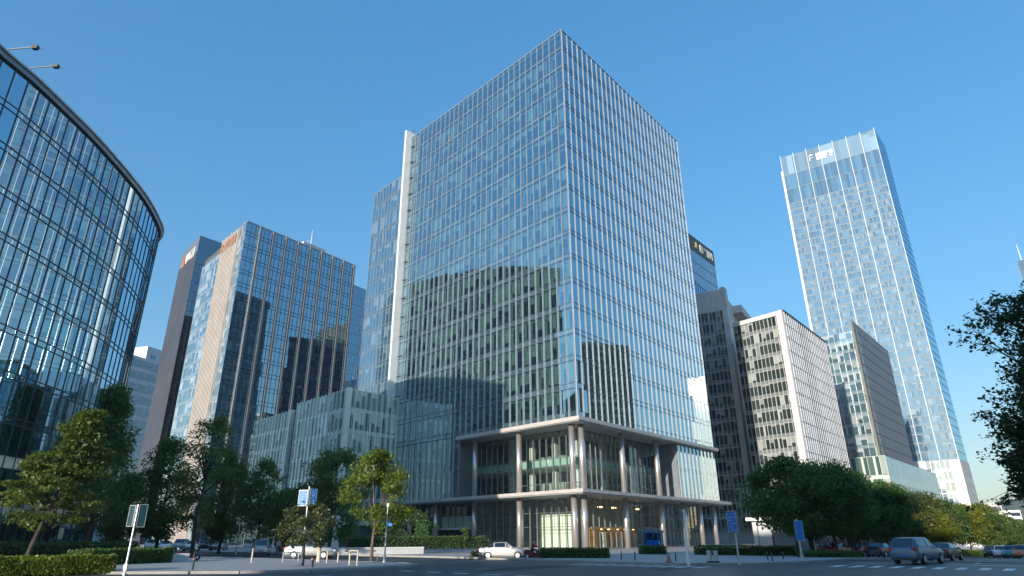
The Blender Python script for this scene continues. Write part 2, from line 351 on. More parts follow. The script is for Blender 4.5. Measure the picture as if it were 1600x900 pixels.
# ------------------------------------------------------------------ main tower
def main_tower():
    root = thing('office_tower', (b.x, b.y, 0), 'large blue glass corner tower with a pillared lobby and a white blade', 'office tower')
    def P(s, t): return b + dl * s + dr * t
    def FL(s, o=0.): return b + dl * s + nl * o
    def FR(s, o=0.): return b + dr * s + nr * o
    Z1, NF = 19.5, 17; h = (H - Z1) / NF; NBL, NBR = 30, 28; sp = .85
    def on(px, d, n, off, y=835):        # where the sight line meets a plane parallel to a face
        r = ray(px, y); o = b + n * off; den = r.x * -d.y + r.y * d.x
        t = (o.x * -d.y + o.y * d.x) / den; return (Vector((r.x, r.y)) * t - o).dot(d)
    # interior: slabs, ceilings and core
    def quad(i): return [P(i, i), P(LL - i, i), P(LL - i, LR - i), P(i, LR - i)]
    for k in range(NF + 1):
        z = Z1 + k * h
        m_ = MB(); m_.prism(quad(.35), z - .45, z + .12); m_.build('floor_slab', M['ceil'], root)
    cmb = MB(); cmb.prism(quad(9), 19.2, H - 2); cmb.build('service_core', M['core'], root)
    # inner partitions seen through the panes
    for k in range(NF):
        z = Z1 + k * h; pm = MB()
        for face, Ls, d_, n_ in ((0, LL, dl, nl), (1, LR, dr, nr)):
            s = random.uniform(2, 6)
            while s < Ls - 2:
                A = b + d_ * s - n_ * 1.2; pm.beam(A, A + d_ * .15, -n_, 0, random.uniform(2, 6), z + .14, z + h - .5); s += random.uniform(3.4, 10)
                if random.random() < .5: pm.box((A.x - n_.x, A.y - n_.y, z + .55), (random.uniform(.6, 2), .6, .8), math.atan2(d_.y, d_.x))
        pm.build('room_partition', M['slab'], root)
    for Fx, Ls, nb, d_, n_, fins in ((FL, LL, NBL, dl, nl, 0), (FR, LR, NBR, dr, nr, 1)):
        A, B = orient(Fx(0), Fx(Ls), n_)
        for k in range(NF):
            z = Z1 + k * h
            w = MB(); pane_row(w, A, B, z + sp, z + h, nb, n_, 0, .007); w.build('ribbon_window', M['main_glass'], root)
            w = MB(); pane_row(w, A, B, z, z + sp, nb, n_, 0, .004); w.build('spandrel', M['spandrel'], root)
            if k == NF - 1: continue
            w = MB()                        # blinds half a metre behind the glass
            dens = .5 + .4 * noise.noise((k * .7, fins * 9.1, 3.3)) + (.3 if k < 8 else .1)
            for i in range(nb):
                p = A.lerp(B, (i + .06) / nb); q = A.lerp(B, (i + .94) / nb); rr = random.random(); o = -.28
                def bl(a, c_, za, zb):
                    pa = p.lerp(q, a) + n_ * o; pc = p.lerp(q, c_) + n_ * o
                    w.face([(pa.x, pa.y, za), (pc.x, pc.y, za), (pc.x, pc.y, zb), (pa.x, pa.y, zb)])
                if rr < dens: bl(0, 1, z + h - .5 - (h - sp) * random.choice((.12, .18, .25, .3, .35, .5, .75) if k > 8 else (.18, .3, .45, .5, .6, .75, .95)), z + h - .46)
                if random.random() < .3: bl(0, random.uniform(.2, .45), z + .15, z + h - .47)
                elif random.random() < .2: bl(random.uniform(.5, .7), 1, z + .15, z + h - .47)
            if w.f: w.build('roller_blind', M['blind'], root)
        g = MB()
        for k in range(NF + 1):
            z = Z1 + k * h
            g.beam(A, B, n_, -.06, .05, z - .06, z + .06)
            if k < NF: g.beam(A, B, n_, -.06, .045, z + sp - .05, z + sp + .05)
        g.build('transom', M['mull_blue'], root)
        for i in range(nb + 1):
            p = Fx(Ls * i / nb); f = MB()
            wd, dp = (.09, .16) if fins else (.09, .2)
            f.beam(p - d_ * wd / 2, p + d_ * wd / 2, n_, .012, dp, Z1 - .05, H + .05); f.build('facade_fin', M['fin'] if fins else M['mull_l'], root)
    # back and roof
    facade(root, P(LL, .2), P(LL, LR), inside, Z1, H - .1, 28, 17, M['rear_glass'], None, name='rear_glazing', single=True)
    facade(root, P(.2, LR), P(LL, LR), inside, Z1, H - .1, 28, 17, M['rear_glass'], None, name='rear_glazing', single=True)
    m_ = MB(); m_.prism(quad(.5), H - 1.9, H - 1.4); m_.build('roof', M['soffit'], root)
    m_ = MB(); m_.beam(FL(-.2), FL(LL), nl, -.2, .12, H, H + .12); m_.beam(FR(-.1), FR(LR + .1), nr, -.2, .13, H + .002, H + .125); m_.build('parapet_coping', M['alu'], root)
    # white blade
    m_ = MB(); m_.beam(FL(LL + .15), FL(LL + .8), nl, -1.2, 1.9, .1, H + 1.5); m_.build('white_blade', M['alu_white'], root)
    for k in range(20): g = MB(); g.beam(FL(LL - .9), FL(LL + .15), nl, .15, .35, 12 + k * h - .12, 12 + k * h + .12); g.build('blade_bracket', M['mull'], root)
    # lower outer skin: left of and right of the lobby
    for Fx, s0, s1, nb, d_, n_ in ((FL, 29, LL, 13, dl, nl), (FR, 33.6, LR, 10, dr, nr)):
        A, B = orient(Fx(s0), Fx(s1), n_)
        for z0, z1 in ((8.6, 13.4), (13.4, 18.55 if Fx is FR else 19.4)):
            w = MB(); pane_row(w, A, B, z0 + .9, z1, nb, n_, -.02, .005); w.build('ribbon_window', M['main_glass'], root)
            w = MB(); pane_row(w, A, B, z0, z0 + .9, nb, n_, -.02, .004); w.build('spandrel', M['spandrel'], root)
            w = MB()
            for i in range(nb):
                p = A.lerp(B, (i + .05) / nb) - n_ * .3; q = A.lerp(B, (i + random.choice((.3, .5, .95))) / nb) - n_ * .3
                if random.random() < .22: w.face([(p.x, p.y, z0 + .2), (q.x, q.y, z0 + .2), (q.x, q.y, z1 - .5), (p.x, p.y, z1 - .5)])
            w.build('roller_blind', M['blind'], root)
        for i in range(nb + 1):
            p = A.lerp(B, i / nb); f = MB(); e = (B - A).normalized(); f.beam(p - e * .06, p + e * .06, n_, -.02, .17, 8.55, 18.55 if Fx is FR else 19.4); f.build('facade_fin', M['fin'], root)
    for z in (13.2, 8.7):
        m_ = MB(); m_.prism(quad(.5 if z < 9 else 4.6), z - .4, z); m_.build('floor_slab', M['ceil'], root)
    # canopies round the corner
    def corner(oL, oR): # meeting point of two offset faces
        A = b + nl * oL; B = b + nr * oR; den = dl.x * dr.y - dl.y * dr.x
        t = ((B.x - A.x) * dr.y - (B.y - A.y) * dr.x) / den
        return A + dl * t
    def canopy(sL, sR, out, inn, z0, z1, mat, name='canopy'):
        m_ = MB(); m_.prism([FL(sL, out), corner(out, out), FR(sR, out), FR(sR, -inn), corner(-inn, -inn), FL(sL, -inn)], z0, z1)
        return m_.build(name, mat, root)
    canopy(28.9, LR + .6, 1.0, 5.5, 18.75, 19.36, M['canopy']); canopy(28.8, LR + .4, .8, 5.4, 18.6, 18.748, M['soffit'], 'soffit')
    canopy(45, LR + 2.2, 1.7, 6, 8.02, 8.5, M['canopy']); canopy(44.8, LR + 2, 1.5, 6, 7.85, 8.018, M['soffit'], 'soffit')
    # recessed glazing
    def recess(sL, sR, inn, z0, z1, nL, nR, cut, mat):
        c = corner(-inn, -inn)
        for E, n_, nb in ((FL(sL, -inn), nl, nL), (FR(sR, -inn), nr, nR)):
            A, B = orient(c, E, n_); d_ = (B - A).normalized(); w = MB()
            for za, zb in zip([z0] + cut, cut + [z1]): pane_row(w, A, B, za, zb, nb, n_, 0, .006)
            w.build('lobby_glazing', mat, root)
            g = MB()
            for i in range(nb + 1):
                p = A.lerp(B, i / nb); g.beam(p - d_ * .06, p + d_ * .06, n_, -.05, .16, z0, z1)
            for zz in cut + [z0 + .05, z1 - .1]: g.beam(A, B, n_, -.05, .1, zz - .05, zz + .05)
            g.build('mullion_grid', M['mull'], root)
    recess(29, 33.6, 4.2, 8.5, 18.6, 16, 18, [10.1, 12.9, 14.2], M['lobby_glass'])
    recess(46, LR, 5.2, .14, 7.85, 24, 26, [3.4, 5.6], M['lobby_glass'])
    # closing cheeks of the recess
    m_ = MB(); m_.beam(FL(28.7), FL(29), nl, -4.3, -.05, 8.5, 18.6); m_.build('recess_cheek', M['mull'], root)
    m_ = MB(); m_.beam(FR(33.3), FR(33.62), nr, -4.3, -.05, 8.5, 18.6); m_.build('recess_cheek', M['mull'], root)
    # spandrels and ceilings behind the recessed glass
    m_ = MB(); c = corner(-4.6, -4.6); m_.beam(c, FL(29, -4.6), nl, -.1, .2, 13.0, 14.1); m_.beam(c, FR(33.6, -4.6), nr, -.1, .2, 13.0, 14.1); m_.build('inner_spandrel', M['grn_spandrel'], root)
    m_ = MB()
    for s, o in ((6, 7.5), (11, 7.5), (17, 8), (21, 7)): m_.beam(FL(s, -o), FL(s + .8, -o), nl, 0, .8, 8.7, 18.6)
    for s, o in ((8, 7.5), (18, 8), (27, 7)): m_.beam(FR(s, -o), FR(s + .8, -o), nr, 0, .8, 8.7, 18.6)
    m_.build('inner_column', M['slab'], root)
    # lobby interior
    m_ = MB(); wa, wb = on(893, dl, nl, -7.2), on(843, dl, nl, -7.2); m_.beam(FL(wa, -7.2), FL(wb, -7.2), nl, -.3, 0, .14, 5.4); m_.build('lobby_wall', M['lobby_white'], root)
    m_ = MB()
    for f in (.25, .5, .75): s = wa + (wb - wa) * f; m_.beam(FL(s, -7.19), FL(s + .06, -7.19), nl, 0, .03, .16, 5.3)
    for z in (2.4, 3.9): m_.beam(FL(wa + .1, -7.188), FL(wb - .1, -7.188), nl, 0, .02, z, z + .06)
    m_.build('lobby_wall_joint', M['soffit'], root)
    sa, sb = on(926, dr, nr, -7), on(1000, dr, nr, -7)
    m_ = MB(); m_.beam(FR(sa, -7.6), FR(sb, -7.6), nr, -.3, 0, .14, 3.3); m_.build('shop_wall', M['warm_wall'], root)
    for i in range(6):
        s = sa + (sb - sa) * (i + .5) / 6; m_ = MB(); m_.beam(FR(s - .5, -7.3), FR(s + .3, -7.3), nr, -.2, .2, .16, random.uniform(1.2, 2.8)); m_.build('shop_shelf', M['slab'] if i % 2 else M['warm_wall'], root)
    m_ = MB(); m_.beam(FR(on(924, dr, nr, -5), -5.05), FR(on(990, dr, nr, -5), -5.05), nr, .06, .2, 3.1, 3.36); m_.build('shop_fascia', M['warm_wall'], root)
    for i in range(6):
        s = sa + (sb - sa) * (i + .5) / 6; m_ = MB(); m_.beam(FR(s - .35, -6.2), FR(s + .35, -6.2), nr, -.1, .1, 3.0, 3.12); m_.build('shop_lamp', M['warm_lamp'], root)
    for px in (940, 962, 1000):
        s = on(px, dr, nr, -7); m_ = MB(); m_.beam(FR(s - .4, -7), FR(s + .4, -7), nr, -.3, .2, 6.6, 6.8); m_.build('lobby_lamp', M['warm_lamp'], root)
    m_ = MB(); m_.prism(quad(13.5), .14, 8.3); m_.build('lobby_back_wall', M['slab'], root)
    m_ = MB(); m_.prism(quad(12.5), 8.72, 18.7); m_.build('inner_wall', M['inner_wall'], root)
    m_ = MB(); m_.beam(FR(on(994, dr, nr, -5), -5.0), FR(on(1030, dr, nr, -5), -5.0), nr, .02, .25, 2.9, 3.4); m_.build('shop_sign_band', M['kiosk'], root)
    m_ = MB(); m_.prism([P(4, 4), P(LL, 4), P(LL, LR), P(4, LR)], -1, .16); m_.build('lobby_floor', M['slab'], root)
    # doors at the left end under a small canopy
    m_ = MB(); m_.beam(FL(30.5, -3.5), FL(39, -3.5), nl, -1.6, 1.6, 3.2, 3.5); m_.build('door_canopy', M['alu'], root)
    for s in (31.5, 33, 34.5, 36):
        m_ = MB(); m_.beam(FL(s, -4.9), FL(s + 1.35, -4.9), nl, 0, .06, .16, 2.7); d_ = m_.build('door', M['dark_glass'], root)
        hm = MB(); hm.beam(FL(s + .12, -4.84), FL(s + .17, -4.84), nl, .02, .08, .9, 1.9); hm.build('handle', M['galv'], d_)
    m_ = MB()
    for s in (30, 32.2, 34.4, 36.6): m_.beam(FL(s, -4.1), FL(s + 2, -4.1), nl, 0, .1, 3.5, 5.5)
    m_.build('balcony_panel', M['grn_spandrel'], root)
    # columns
    for Fx, ss, top in ((FL, (25.5, 14.1, 2.2), 18.6), (FR, (2.2, 14.4, 26.8), 18.6), (FL, (36.5, 45), 7.85), (FR, (36, 43, 49.5), 7.85)):
        for s in ss:
            p = Fx(s, -.95); m_ = MB()
            m_.tube([(p.x, p.y, .1), (p.x, p.y, 7.9)], .48, 20)
            if top > 10: m_.tube([(p.x, p.y, 8.45), (p.x, p.y, 18.65)], .48, 20)
            o = m_.build('column', M['steel'], root, smooth=True, weld=True)
            o.data.polygons.foreach_set('use_smooth', [len(q.vertices) == 4 for q in o.data.polygons])
    # lower block beyond the blade
    HB = 88.5; sB = 69.0
    facade(root, FL(LL + 1.1, -1.0), FL(sB, -1.0), inside, 3.5, HB, 12, 19, M['block_glass'], M['mull_l'], .07, .1, .08, .08, .9)
    e = FL(sB, -1.0)
    facade(root, e, e + dr * 34, inside, 3.5, HB, 18, 19, M['rear_glass'], None, single=True, name='side_glazing')
    m_ = MB(); m_.prism([FL(LL + 1.1, -1.3), FL(sB - .3, -1.3), FL(sB - .3, -1.3) + dr * 33.5, FL(LL + 1.1, -1.3) + dr * 33.5], 0, HB - .2); m_.build('rear_block', M['core'], root)
    m_ = MB(); m_.beam(FL(LL + 1.1, -1), FL(sB, -1), nl, -.3, .1, HB, HB + .15); m_.build('parapet_coping', M['mull_l'], root)
    return root
M['mull_l'] = solid('silver_mullion', (.4, .43, .46), .4, .5, .06)
main_tower()

# ------------------------------------------------------------------ generic block
def core(root, poly, z0, z1, mat, name='wall'):
    m_ = MB(); m_.prism(poly, z0, z1); return m_.build(name, mat, root)
def inset(poly, d):
    c = sum(poly, Vector((0, 0))) / len(poly); return [p + (c - p).normalized() * d for p in poly]

# curved tower on the left
def curved_tower():
    HA = 45.0; z0 = 0.1
    px = [(0, 75), (50, 117), (100, 165), (150, 215), (200, 272), (230, 312), (250, 352)]
    pts = [v2(onz(x, y, HA)) for x, y in px]
    a0 = pts[0]; pts = [a0 + Vector((.2, -7)), ] + pts + [pts[-1] + Vector((-1.9, 3.4)), pts[-1] + Vector((-5, 6.3)), pts[-1] + Vector((-9.5, 8.2)), pts[-1] + Vector((-18, 9.0)), pts[-1] + Vector((-30, 9.0))]
    # resample the smooth curve into equal bays
    def cat(p0, p1, p2, p3, t): return .5 * ((2 * p1) + (p2 - p0) * t + (2 * p0 - 5 * p1 + 4 * p2 - p3) * t * t + (3 * p1 - p0 - 3 * p2 + p3) * t ** 3)
    q = [pts[0] * 2 - pts[1]] + pts + [pts[-1] * 2 - pts[-2]]; dense = []
    for i in range(1, len(q) - 2):
        for k in range(40): dense.append(cat(q[i - 1], q[i], q[i + 1], q[i + 2], k / 40))
    dense.append(pts[-1])
    # light smoothing of the plan
    for _ in range(60): dense = [dense[0]] + [(dense[i - 1] + dense[i] * 2 + dense[i + 1]) / 4 for i in range(1, len(dense) - 1)] + [dense[-1]]
    step = 1.52; bays = [dense[0]]; acc = 0
    for i in range(1, len(dense)):
        while (dense[i] - bays[-1]).length >= step:
            bays.append(bays[-1] + (dense[i] - bays[-1]).normalized() * step)
    nb = len(bays) - 1; cen = Vector((-75, 62))
    root = thing('curved_tower', (-70, 62, 0), 'dark gridded glass building with a curved front and overhanging roof edge', 'office building')
    core(root, [p + (cen - p).normalized() * .5 for p in bays] + [Vector((-100, 96)), Vector((-104, 37))], z0, HA - .3, M['core'])
    NF = 11; h = (HA - 1.0 - z0) / NF
    nrm = [outn(bays[i], bays[i + 1], cen) for i in range(nb)]
    for k in range(NF):
        z = z0 + k * h; w = MB(); low = k < 3; sp = 1.15 if low else .62
        for i in range(nb):
            A, B = orient(bays[i], bays[i + 1], nrm[i]); pane_row(w, A, B, z + sp, z + h, 1, nrm[i], 0, .006)
        w.build('ribbon_window', M['curve_glass'], root)
        w = MB()
        for i in range(nb):
            A, B = orient(bays[i], bays[i + 1], nrm[i]); pane_row(w, A, B, z, z + sp, 1, nrm[i], 0, .004)
        w.build('spandrel', M['curve_pale'] if low else M['curve_glass'], root)
        for zz in (z, z + sp):
            g = MB()
            for i in range(nb): g.beam(bays[i], bays[i + 1], nrm[i], -.05, .07, zz - .04, zz + .04)
            g.build('transom', M['mull_dark'], root)
    g = MB()
    for i in range(1, nb):
        n_ = (nrm[i] + nrm[i - 1]).normalized(); d = Vector((-n_.y, n_.x)); g.beam(bays[i] - d * .035, bays[i] + d * .035, n_, -.05, .07, z0, HA - .9)
    g.build('mullion_grid', M['mull_dark'], root)
    def lip(o, za, zb, mat, name):
        g = MB(); out = []; inn = []
        for i in range(nb + 1):
            n_ = (nrm[max(0, i - 1)] + nrm[min(nb - 1, i)]).normalized(); out.append(bays[i] + n_ * o); inn.append(bays[i] - n_ * 1.5)
        for i in range(nb):
            a, b_, c, d = out[i], out[i + 1], inn[i + 1], inn[i]
            g.hexa([(p.x, p.y, za) for p in (a, b_, c, d)] + [(p.x, p.y, zb) for p in (a, b_, c, d)])
        g.build(name, mat, root)
    lip(.3, HA - .75, HA - .2, M['mull'], 'roof_eave'); lip(.5, HA - .196, HA, M['mull_l'], 'roof_edge')
    for px_, py_ in ((16, 88), (50, 117)):
        p = onz(px_, py_, HA); m_ = MB(); n_ = Vector((1, .06))
        m_.tube([(p.x - .8, p.y, HA), (p.x - .8, p.y, HA + .8), (p.x + 1.9, p.y + .15, HA + 1.25)], .07, 6)
        m_.box((p.x + 2.0, p.y + .15, HA + 1.2), (.5, .35, .4)); m_.tube([(p.x + 2.2, p.y + .15, HA + 1.2), (p.x + 2.8, p.y + .2, HA + .9)], .03, 5)
        m_.box((p.x - .8, p.y, HA + .3), (.4, .4, .6))
        m_.build('roof_davit', M['dark'], root)
curved_tower()

def px_poly(ref, D, pts):
    Hh = atd(ref[0], ref[1], D).z
    return Hh, [v2(onz(x, y, Hh)) for x, y in pts]

def ribbed_tower():
    Hd, (a, c, e, f) = px_poly((386.6, 346.5), 190, [(327.5, 408), (352, 377), (386.6, 346.5), (553, 415)])
    d1 = (c - e).normalized(); fr = (f - e)
    a = e + d1 * (a - e).length
    back = a + fr; ins = (a + f) / 2
    root = thing('ribbed_tower', (e.x, e.y, 0), 'office tower with a beige ribbed end wall and a blue glass side with grey piers', 'office tower')
    core(root, inset([e, f, f + (a - e) , a], .5), 0, Hd - .4, M['core'])
    w = (e - a).length; s0 = 5.0; s1 = s0 + (w - s0) * .43
    s1 = (c - e).length
    n1 = outn(e, a, ins)
    facade(root, e, e + d1 * s0, ins, .1, Hd, 3, 22, M['light_glass'], M['mull_l'], .08, .1, .1, .1, single=True, name='corner_glazing')
    wl = e + d1 * s1; hs = atd(327.5, 408, 200).z
    # left glazed strip is set a little lower
    p0, p1 = wl, a; facade(root, p0, p1, ins, .1, Hd - 3, 6, 22, M['light_glass'], M['mull_l'], .08, .1, .1, .1)
    base = MB(); base.beam(e + d1 * s0, wl, n1, -.6, .05, .1, Hd - 1.5); base.build('end_wall', M['rib'], root)
    nr_ = 11
    for i in range(nr_ + 1):
        p = (e + d1 * s0).lerp(wl, i / nr_); m_ = MB(); m_.beam(p - d1 * .28, p + d1 * .28, n1, .04, .75, .1, Hd + random.uniform(-1.2, .3)); m_.build('vertical_rib', M['rib'], root)
    # sign letters on the ribs
    glyphs(root, e + d1 * (s0 + .5), wl, n1, Hd - 5.2, 3.2, .8, M['sign_warm'], 5, seed=4)
    n2, A, B = facade(root, e, f, ins, .1, Hd, 27, 22, M['rib_glass'], M['mull_dark'], .07, .1, .1, .1, 1.1)
    for i in range(1, 10):
        p = A.lerp(B, (i * 3 - 0.0) / 27); d = (B - A).normalized(); m_ = MB(); m_.beam(p - d * .3, p + d * .3, n2, .02, .55, .1, Hd + .2); m_.build('pier', M['pier'], root)
    m_ = MB(); m_.beam(A, B, n2, -.5, .14, Hd, Hd + .4); m_.beam(e, wl, n1, -.5, .12, Hd + .003, Hd + .3); m_.build('parapet_coping', M['mull_l'], root)
    q = e.lerp(f, .62) - n2 * 4; m_ = MB(); m_.box((q.x, q.y, Hd + 1), (9, 5, 2.4), math.atan2(fr.y, fr.x)); m_.build('plant_room', M['stone_grey'], root)
    m_ = MB(); m_.tube([(q.x, q.y, Hd + 2), (q.x, q.y, Hd + 9)], [.16, .05], 6); m_.tube([(q.x - 1, q.y, Hd + 2), (q.x - 1, q.y, Hd + 5)], .06, 5); m_.build('roof_mast', M['white'], root)
    q = e + d1 * 9 - n1 * 2; m_ = MB(); m_.tube([(q.x, q.y, Hd), (q.x, q.y, Hd + 4)], .09, 6); m_.build('roof_mast', M['white'], root)
M['sign_warm'] = solid('warm_sign_letters', (.45, .22, .14), .5, 0, .05)
M['sign_orange'] = solid('orange_logo', (.75, .25, .06), .5, 0, .05)
ribbed_tower()

def dark_tower():
    Hc, (a, e, f) = px_poly((313, 368), 260, [(285, 398), (313, 368), (350.5, 381)])
    d2 = (f - e).normalized(); f = e + d2 * 26
    ins = (a + f) / 2; root = thing('dark_tower', (e.x, e.y, 0), 'tall dark grey tower with an orange and white rooftop sign, behind the ribbed tower', 'office tower')
    core(root, inset([e, f, f + a - e, a], .4), 0, Hc - .3, M['dark_metal'])
    n1, A, B = facade(root, e, a, ins, .1, Hc, 18, 1, M['dark_metal'], None, name='side_wall', single=True)
    d = (B - A).normalized(); g = MB()
    for i in range(37):
        p = A.lerp(B, i / 36); g.beam(p - d * .06, p + d * .06, n1, .01, .22, .1, Hc - 7)
    g.build('cladding_rib', M['dark_metal'], root)
    facade(root, e, f, ins, .1, Hc - 12, 14, 26, M['dark_glass'], M['mull_dark'], .08, .1, .1, .1)
    facade(root, e, f, ins, Hc - 12, Hc, 1, 1, M['dark_glass'], None, name='crown_panel', jit=0)
    glyphs(root, A.lerp(B, .12), A.lerp(B, .3), n1, Hc - 9, 6, .1, M['sign_orange'], 1, name='sign_logo', seed=3)
    glyphs(root, A.lerp(B, .34), A.lerp(B, .86), n1, Hc - 8, 4.5, .1, M['white'], 5, seed=9)
dark_tower()

def banded_block():
    Hb, (a, e) = px_poly((200, 551.5), 310, [(198, 551), (250, 567)])
    d = (e - a).normalized(); n = outn(a, e, (a + e) * .6); 
    n = Vector((d.y, -d.x)); 
    if n.dot(-a) < 0: n = -n
    ins = (a + e) / 2 - n * 10
    root = thing('banded_block', (a.x, a.y, 0), 'pale block with dark ribbon windows between the curved building and the dark tower', 'office building')
    e2 = e + d * 4; core(root, [a, e2, e2 - n * 20, a - n * 20], 0, Hb, M['band_wall'])
    nf = 14; h = Hb / (nf + 1)
    for k in range(4, nf + 1):
        w = MB(); A, B = orient(a, e2, n); pane_row(w, A, B, k * h + .45, k * h + h * .7, 26, n, .03, .004); w.build('ribbon_window', M['band_win'], root)
        m_ = MB(); m_.beam(a, e2, n, .02, .25, k * h + h * .72, k * h + h * .72 + .25); m_.build('window_ledge', M['band_wall'], root)
    w = MB(); A, B = orient(a, e2, n); pane_row(w, A, B, .2, 4 * h, 20, n, .05, .006); w.build('lower_glazing', M['blue_glass'], root)
    q = a.lerp(e, .6); m_ = MB(); m_.beam(q, q + d * 11, n, -9, -1, Hb, Hb + 6); m_.build('stair_tower', M['band_wall'], root)
    w = MB(); A, B = orient(q + d * 2, q + d * 5, n); pane_row(w, A, B, Hb + 1, Hb + 2.6, 3, n, -.96, .003); w.build('ribbon_window', M['band_win'], root)
banded_block()

def simple_block(name, ref, D, pts, label, glass, mull, nb, nf, cat='office building', lens=None, dbl=0., single=False, extra=None, z0=0.1):
    Hh, P_ = px_poly(ref, D, pts); return Hh, P_

def back_blocks():
    # blue block peeping out left of the main tower
    He, (a, f) = px_poly((553, 446), 260, [(549, 443.5), (590, 461)])
    n = Vector((a - f).yx); n = Vector((n.x, -n.y)).normalized()
    if n.dot(-a) < 0: n = -n
    root = thing('blue_block', (a.x, a.y, 0), 'sliver of a blue glass building between the ribbed tower and the main tower', 'office building')
    ins = (a + f) / 2 - n * 10; core(root, [a - n * .4, f - n * .4, f - n * 16, a - n * 16], 0, He - .3, M['core'])
    facade(root, a, f, ins, .1, He, 16, 24, M['blue_glass'], M['mull_l'], .08, .1, .1, .1)
    # behind the main tower on the right
    Hh, (a, f) = px_poly((1113, 393), 230, [(1060, 352.7), (1114, 393.5)])
    d = (f - a).normalized(); n = Vector((d.y, -d.x)); 
    if n.dot(-a) < 0: n = -n
    root = thing('signed_block', (f.x, f.y, 0), 'blue glass building with a dark rooftop sign band behind the main tower', 'office building')
    ins = (a + f) / 2 - n * 10; core(root, [a - n * .4, f - n * .4 - d * .3, f - n * 26 - d * .3, a - n * 26], 0, Hh - .3, M['core'])
    facade(root, a, f, ins, .1, Hh - 6, 16, 22, M['blue_glass'], M['mull_dark'], .07, .08, .12, .08)
    m_ = MB(); m_.beam(a, f, n, -.4, .1, Hh - 6, Hh); m_.build('sign_band', M['dark'], root)
    glyphs(root, a.lerp(f, .38), a.lerp(f, .5), n, Hh - 4.6, 2.8, .12, M['sign_yellow'], 1, name='sign_logo', seed=2)
    glyphs(root, a.lerp(f, .55), a.lerp(f, .95), n, Hh - 4.6, 3, .12, M['white'], 5, seed=6)
M['sign_yellow'] = solid('yellow_logo', (.65, .5, .08), .5, 0, .05)
back_blocks()

def low_glass():
    # two low pale glass volumes left of the main tower
    Hf, (a1, c1, a2, e, f) = px_poly((547, 608), 130, [(386, 653), (445, 635), (466, 631.5), (547, 607.5), (594, 617)])
    d = (a2 - e).normalized(); fr = (f - e).normalized()
    for k, (p0, p1, hh, label) in enumerate(((e, a2, Hf, 'right volume of the low pale green finned building, beside the main tower'), (a2 + d * 2.2, a2 + d * 2.2 + d * 17, Hf - 1.2, 'left volume of the low pale green glass building, standing before the ribbed tower'))):
        root = thing('low_glass_block', (p0.x, p0.y, 0), label, 'office building', 'low pale glass volumes')
        n1 = outn(p0, p1, (p0 + p1) / 2 + fr * 10); q0 = p0 + fr * (22 if k == 0 else 14); q1 = p1 + fr * (22 if k == 0 else 14); ins = (p0 + q1) / 2
        core(root, inset([p0, p1, q1, q0], .5), 0, hh - .3, M['core'])
        L_ = (p1 - p0).length; nb = round(L_ / 1.6)
        facade(root, p0, p1, ins, 4.2, hh, nb, 6, M['pale_green'], M['pale_fin'], .05, .06, .1, .08, part_fins='vertical_fin', fin_mat=M['pale_fin'], fw=.08, fd=.24)
        facade(root, p0, q0, ins, 4.2, hh, 16, 6, M['pale_green'], M['pale_fin'], .05, .06, .1, .08, part_fins='vertical_fin', fin_mat=M['pale_fin'], fw=.08, fd=.2)
        m_ = MB(); m_.beam(p0, p1, n1, -1, .5, 3.7, 4.15); m_.build('canopy', M['soffit'], root)
        m_ = MB(); m_.beam(p0 - d * .3, p0 + d * .5, n1, -.4, .6, .1, hh + .2); m_.build('corner_pier', M['pale_fin'], root)
        w = MB(); A, B = orient(p0, p1, n1); pane_row(w, A, B, .2, 3.7, nb, n1, -.3, .005); w.build('lower_glazing', M['dark_glass'], root)
low_glass()

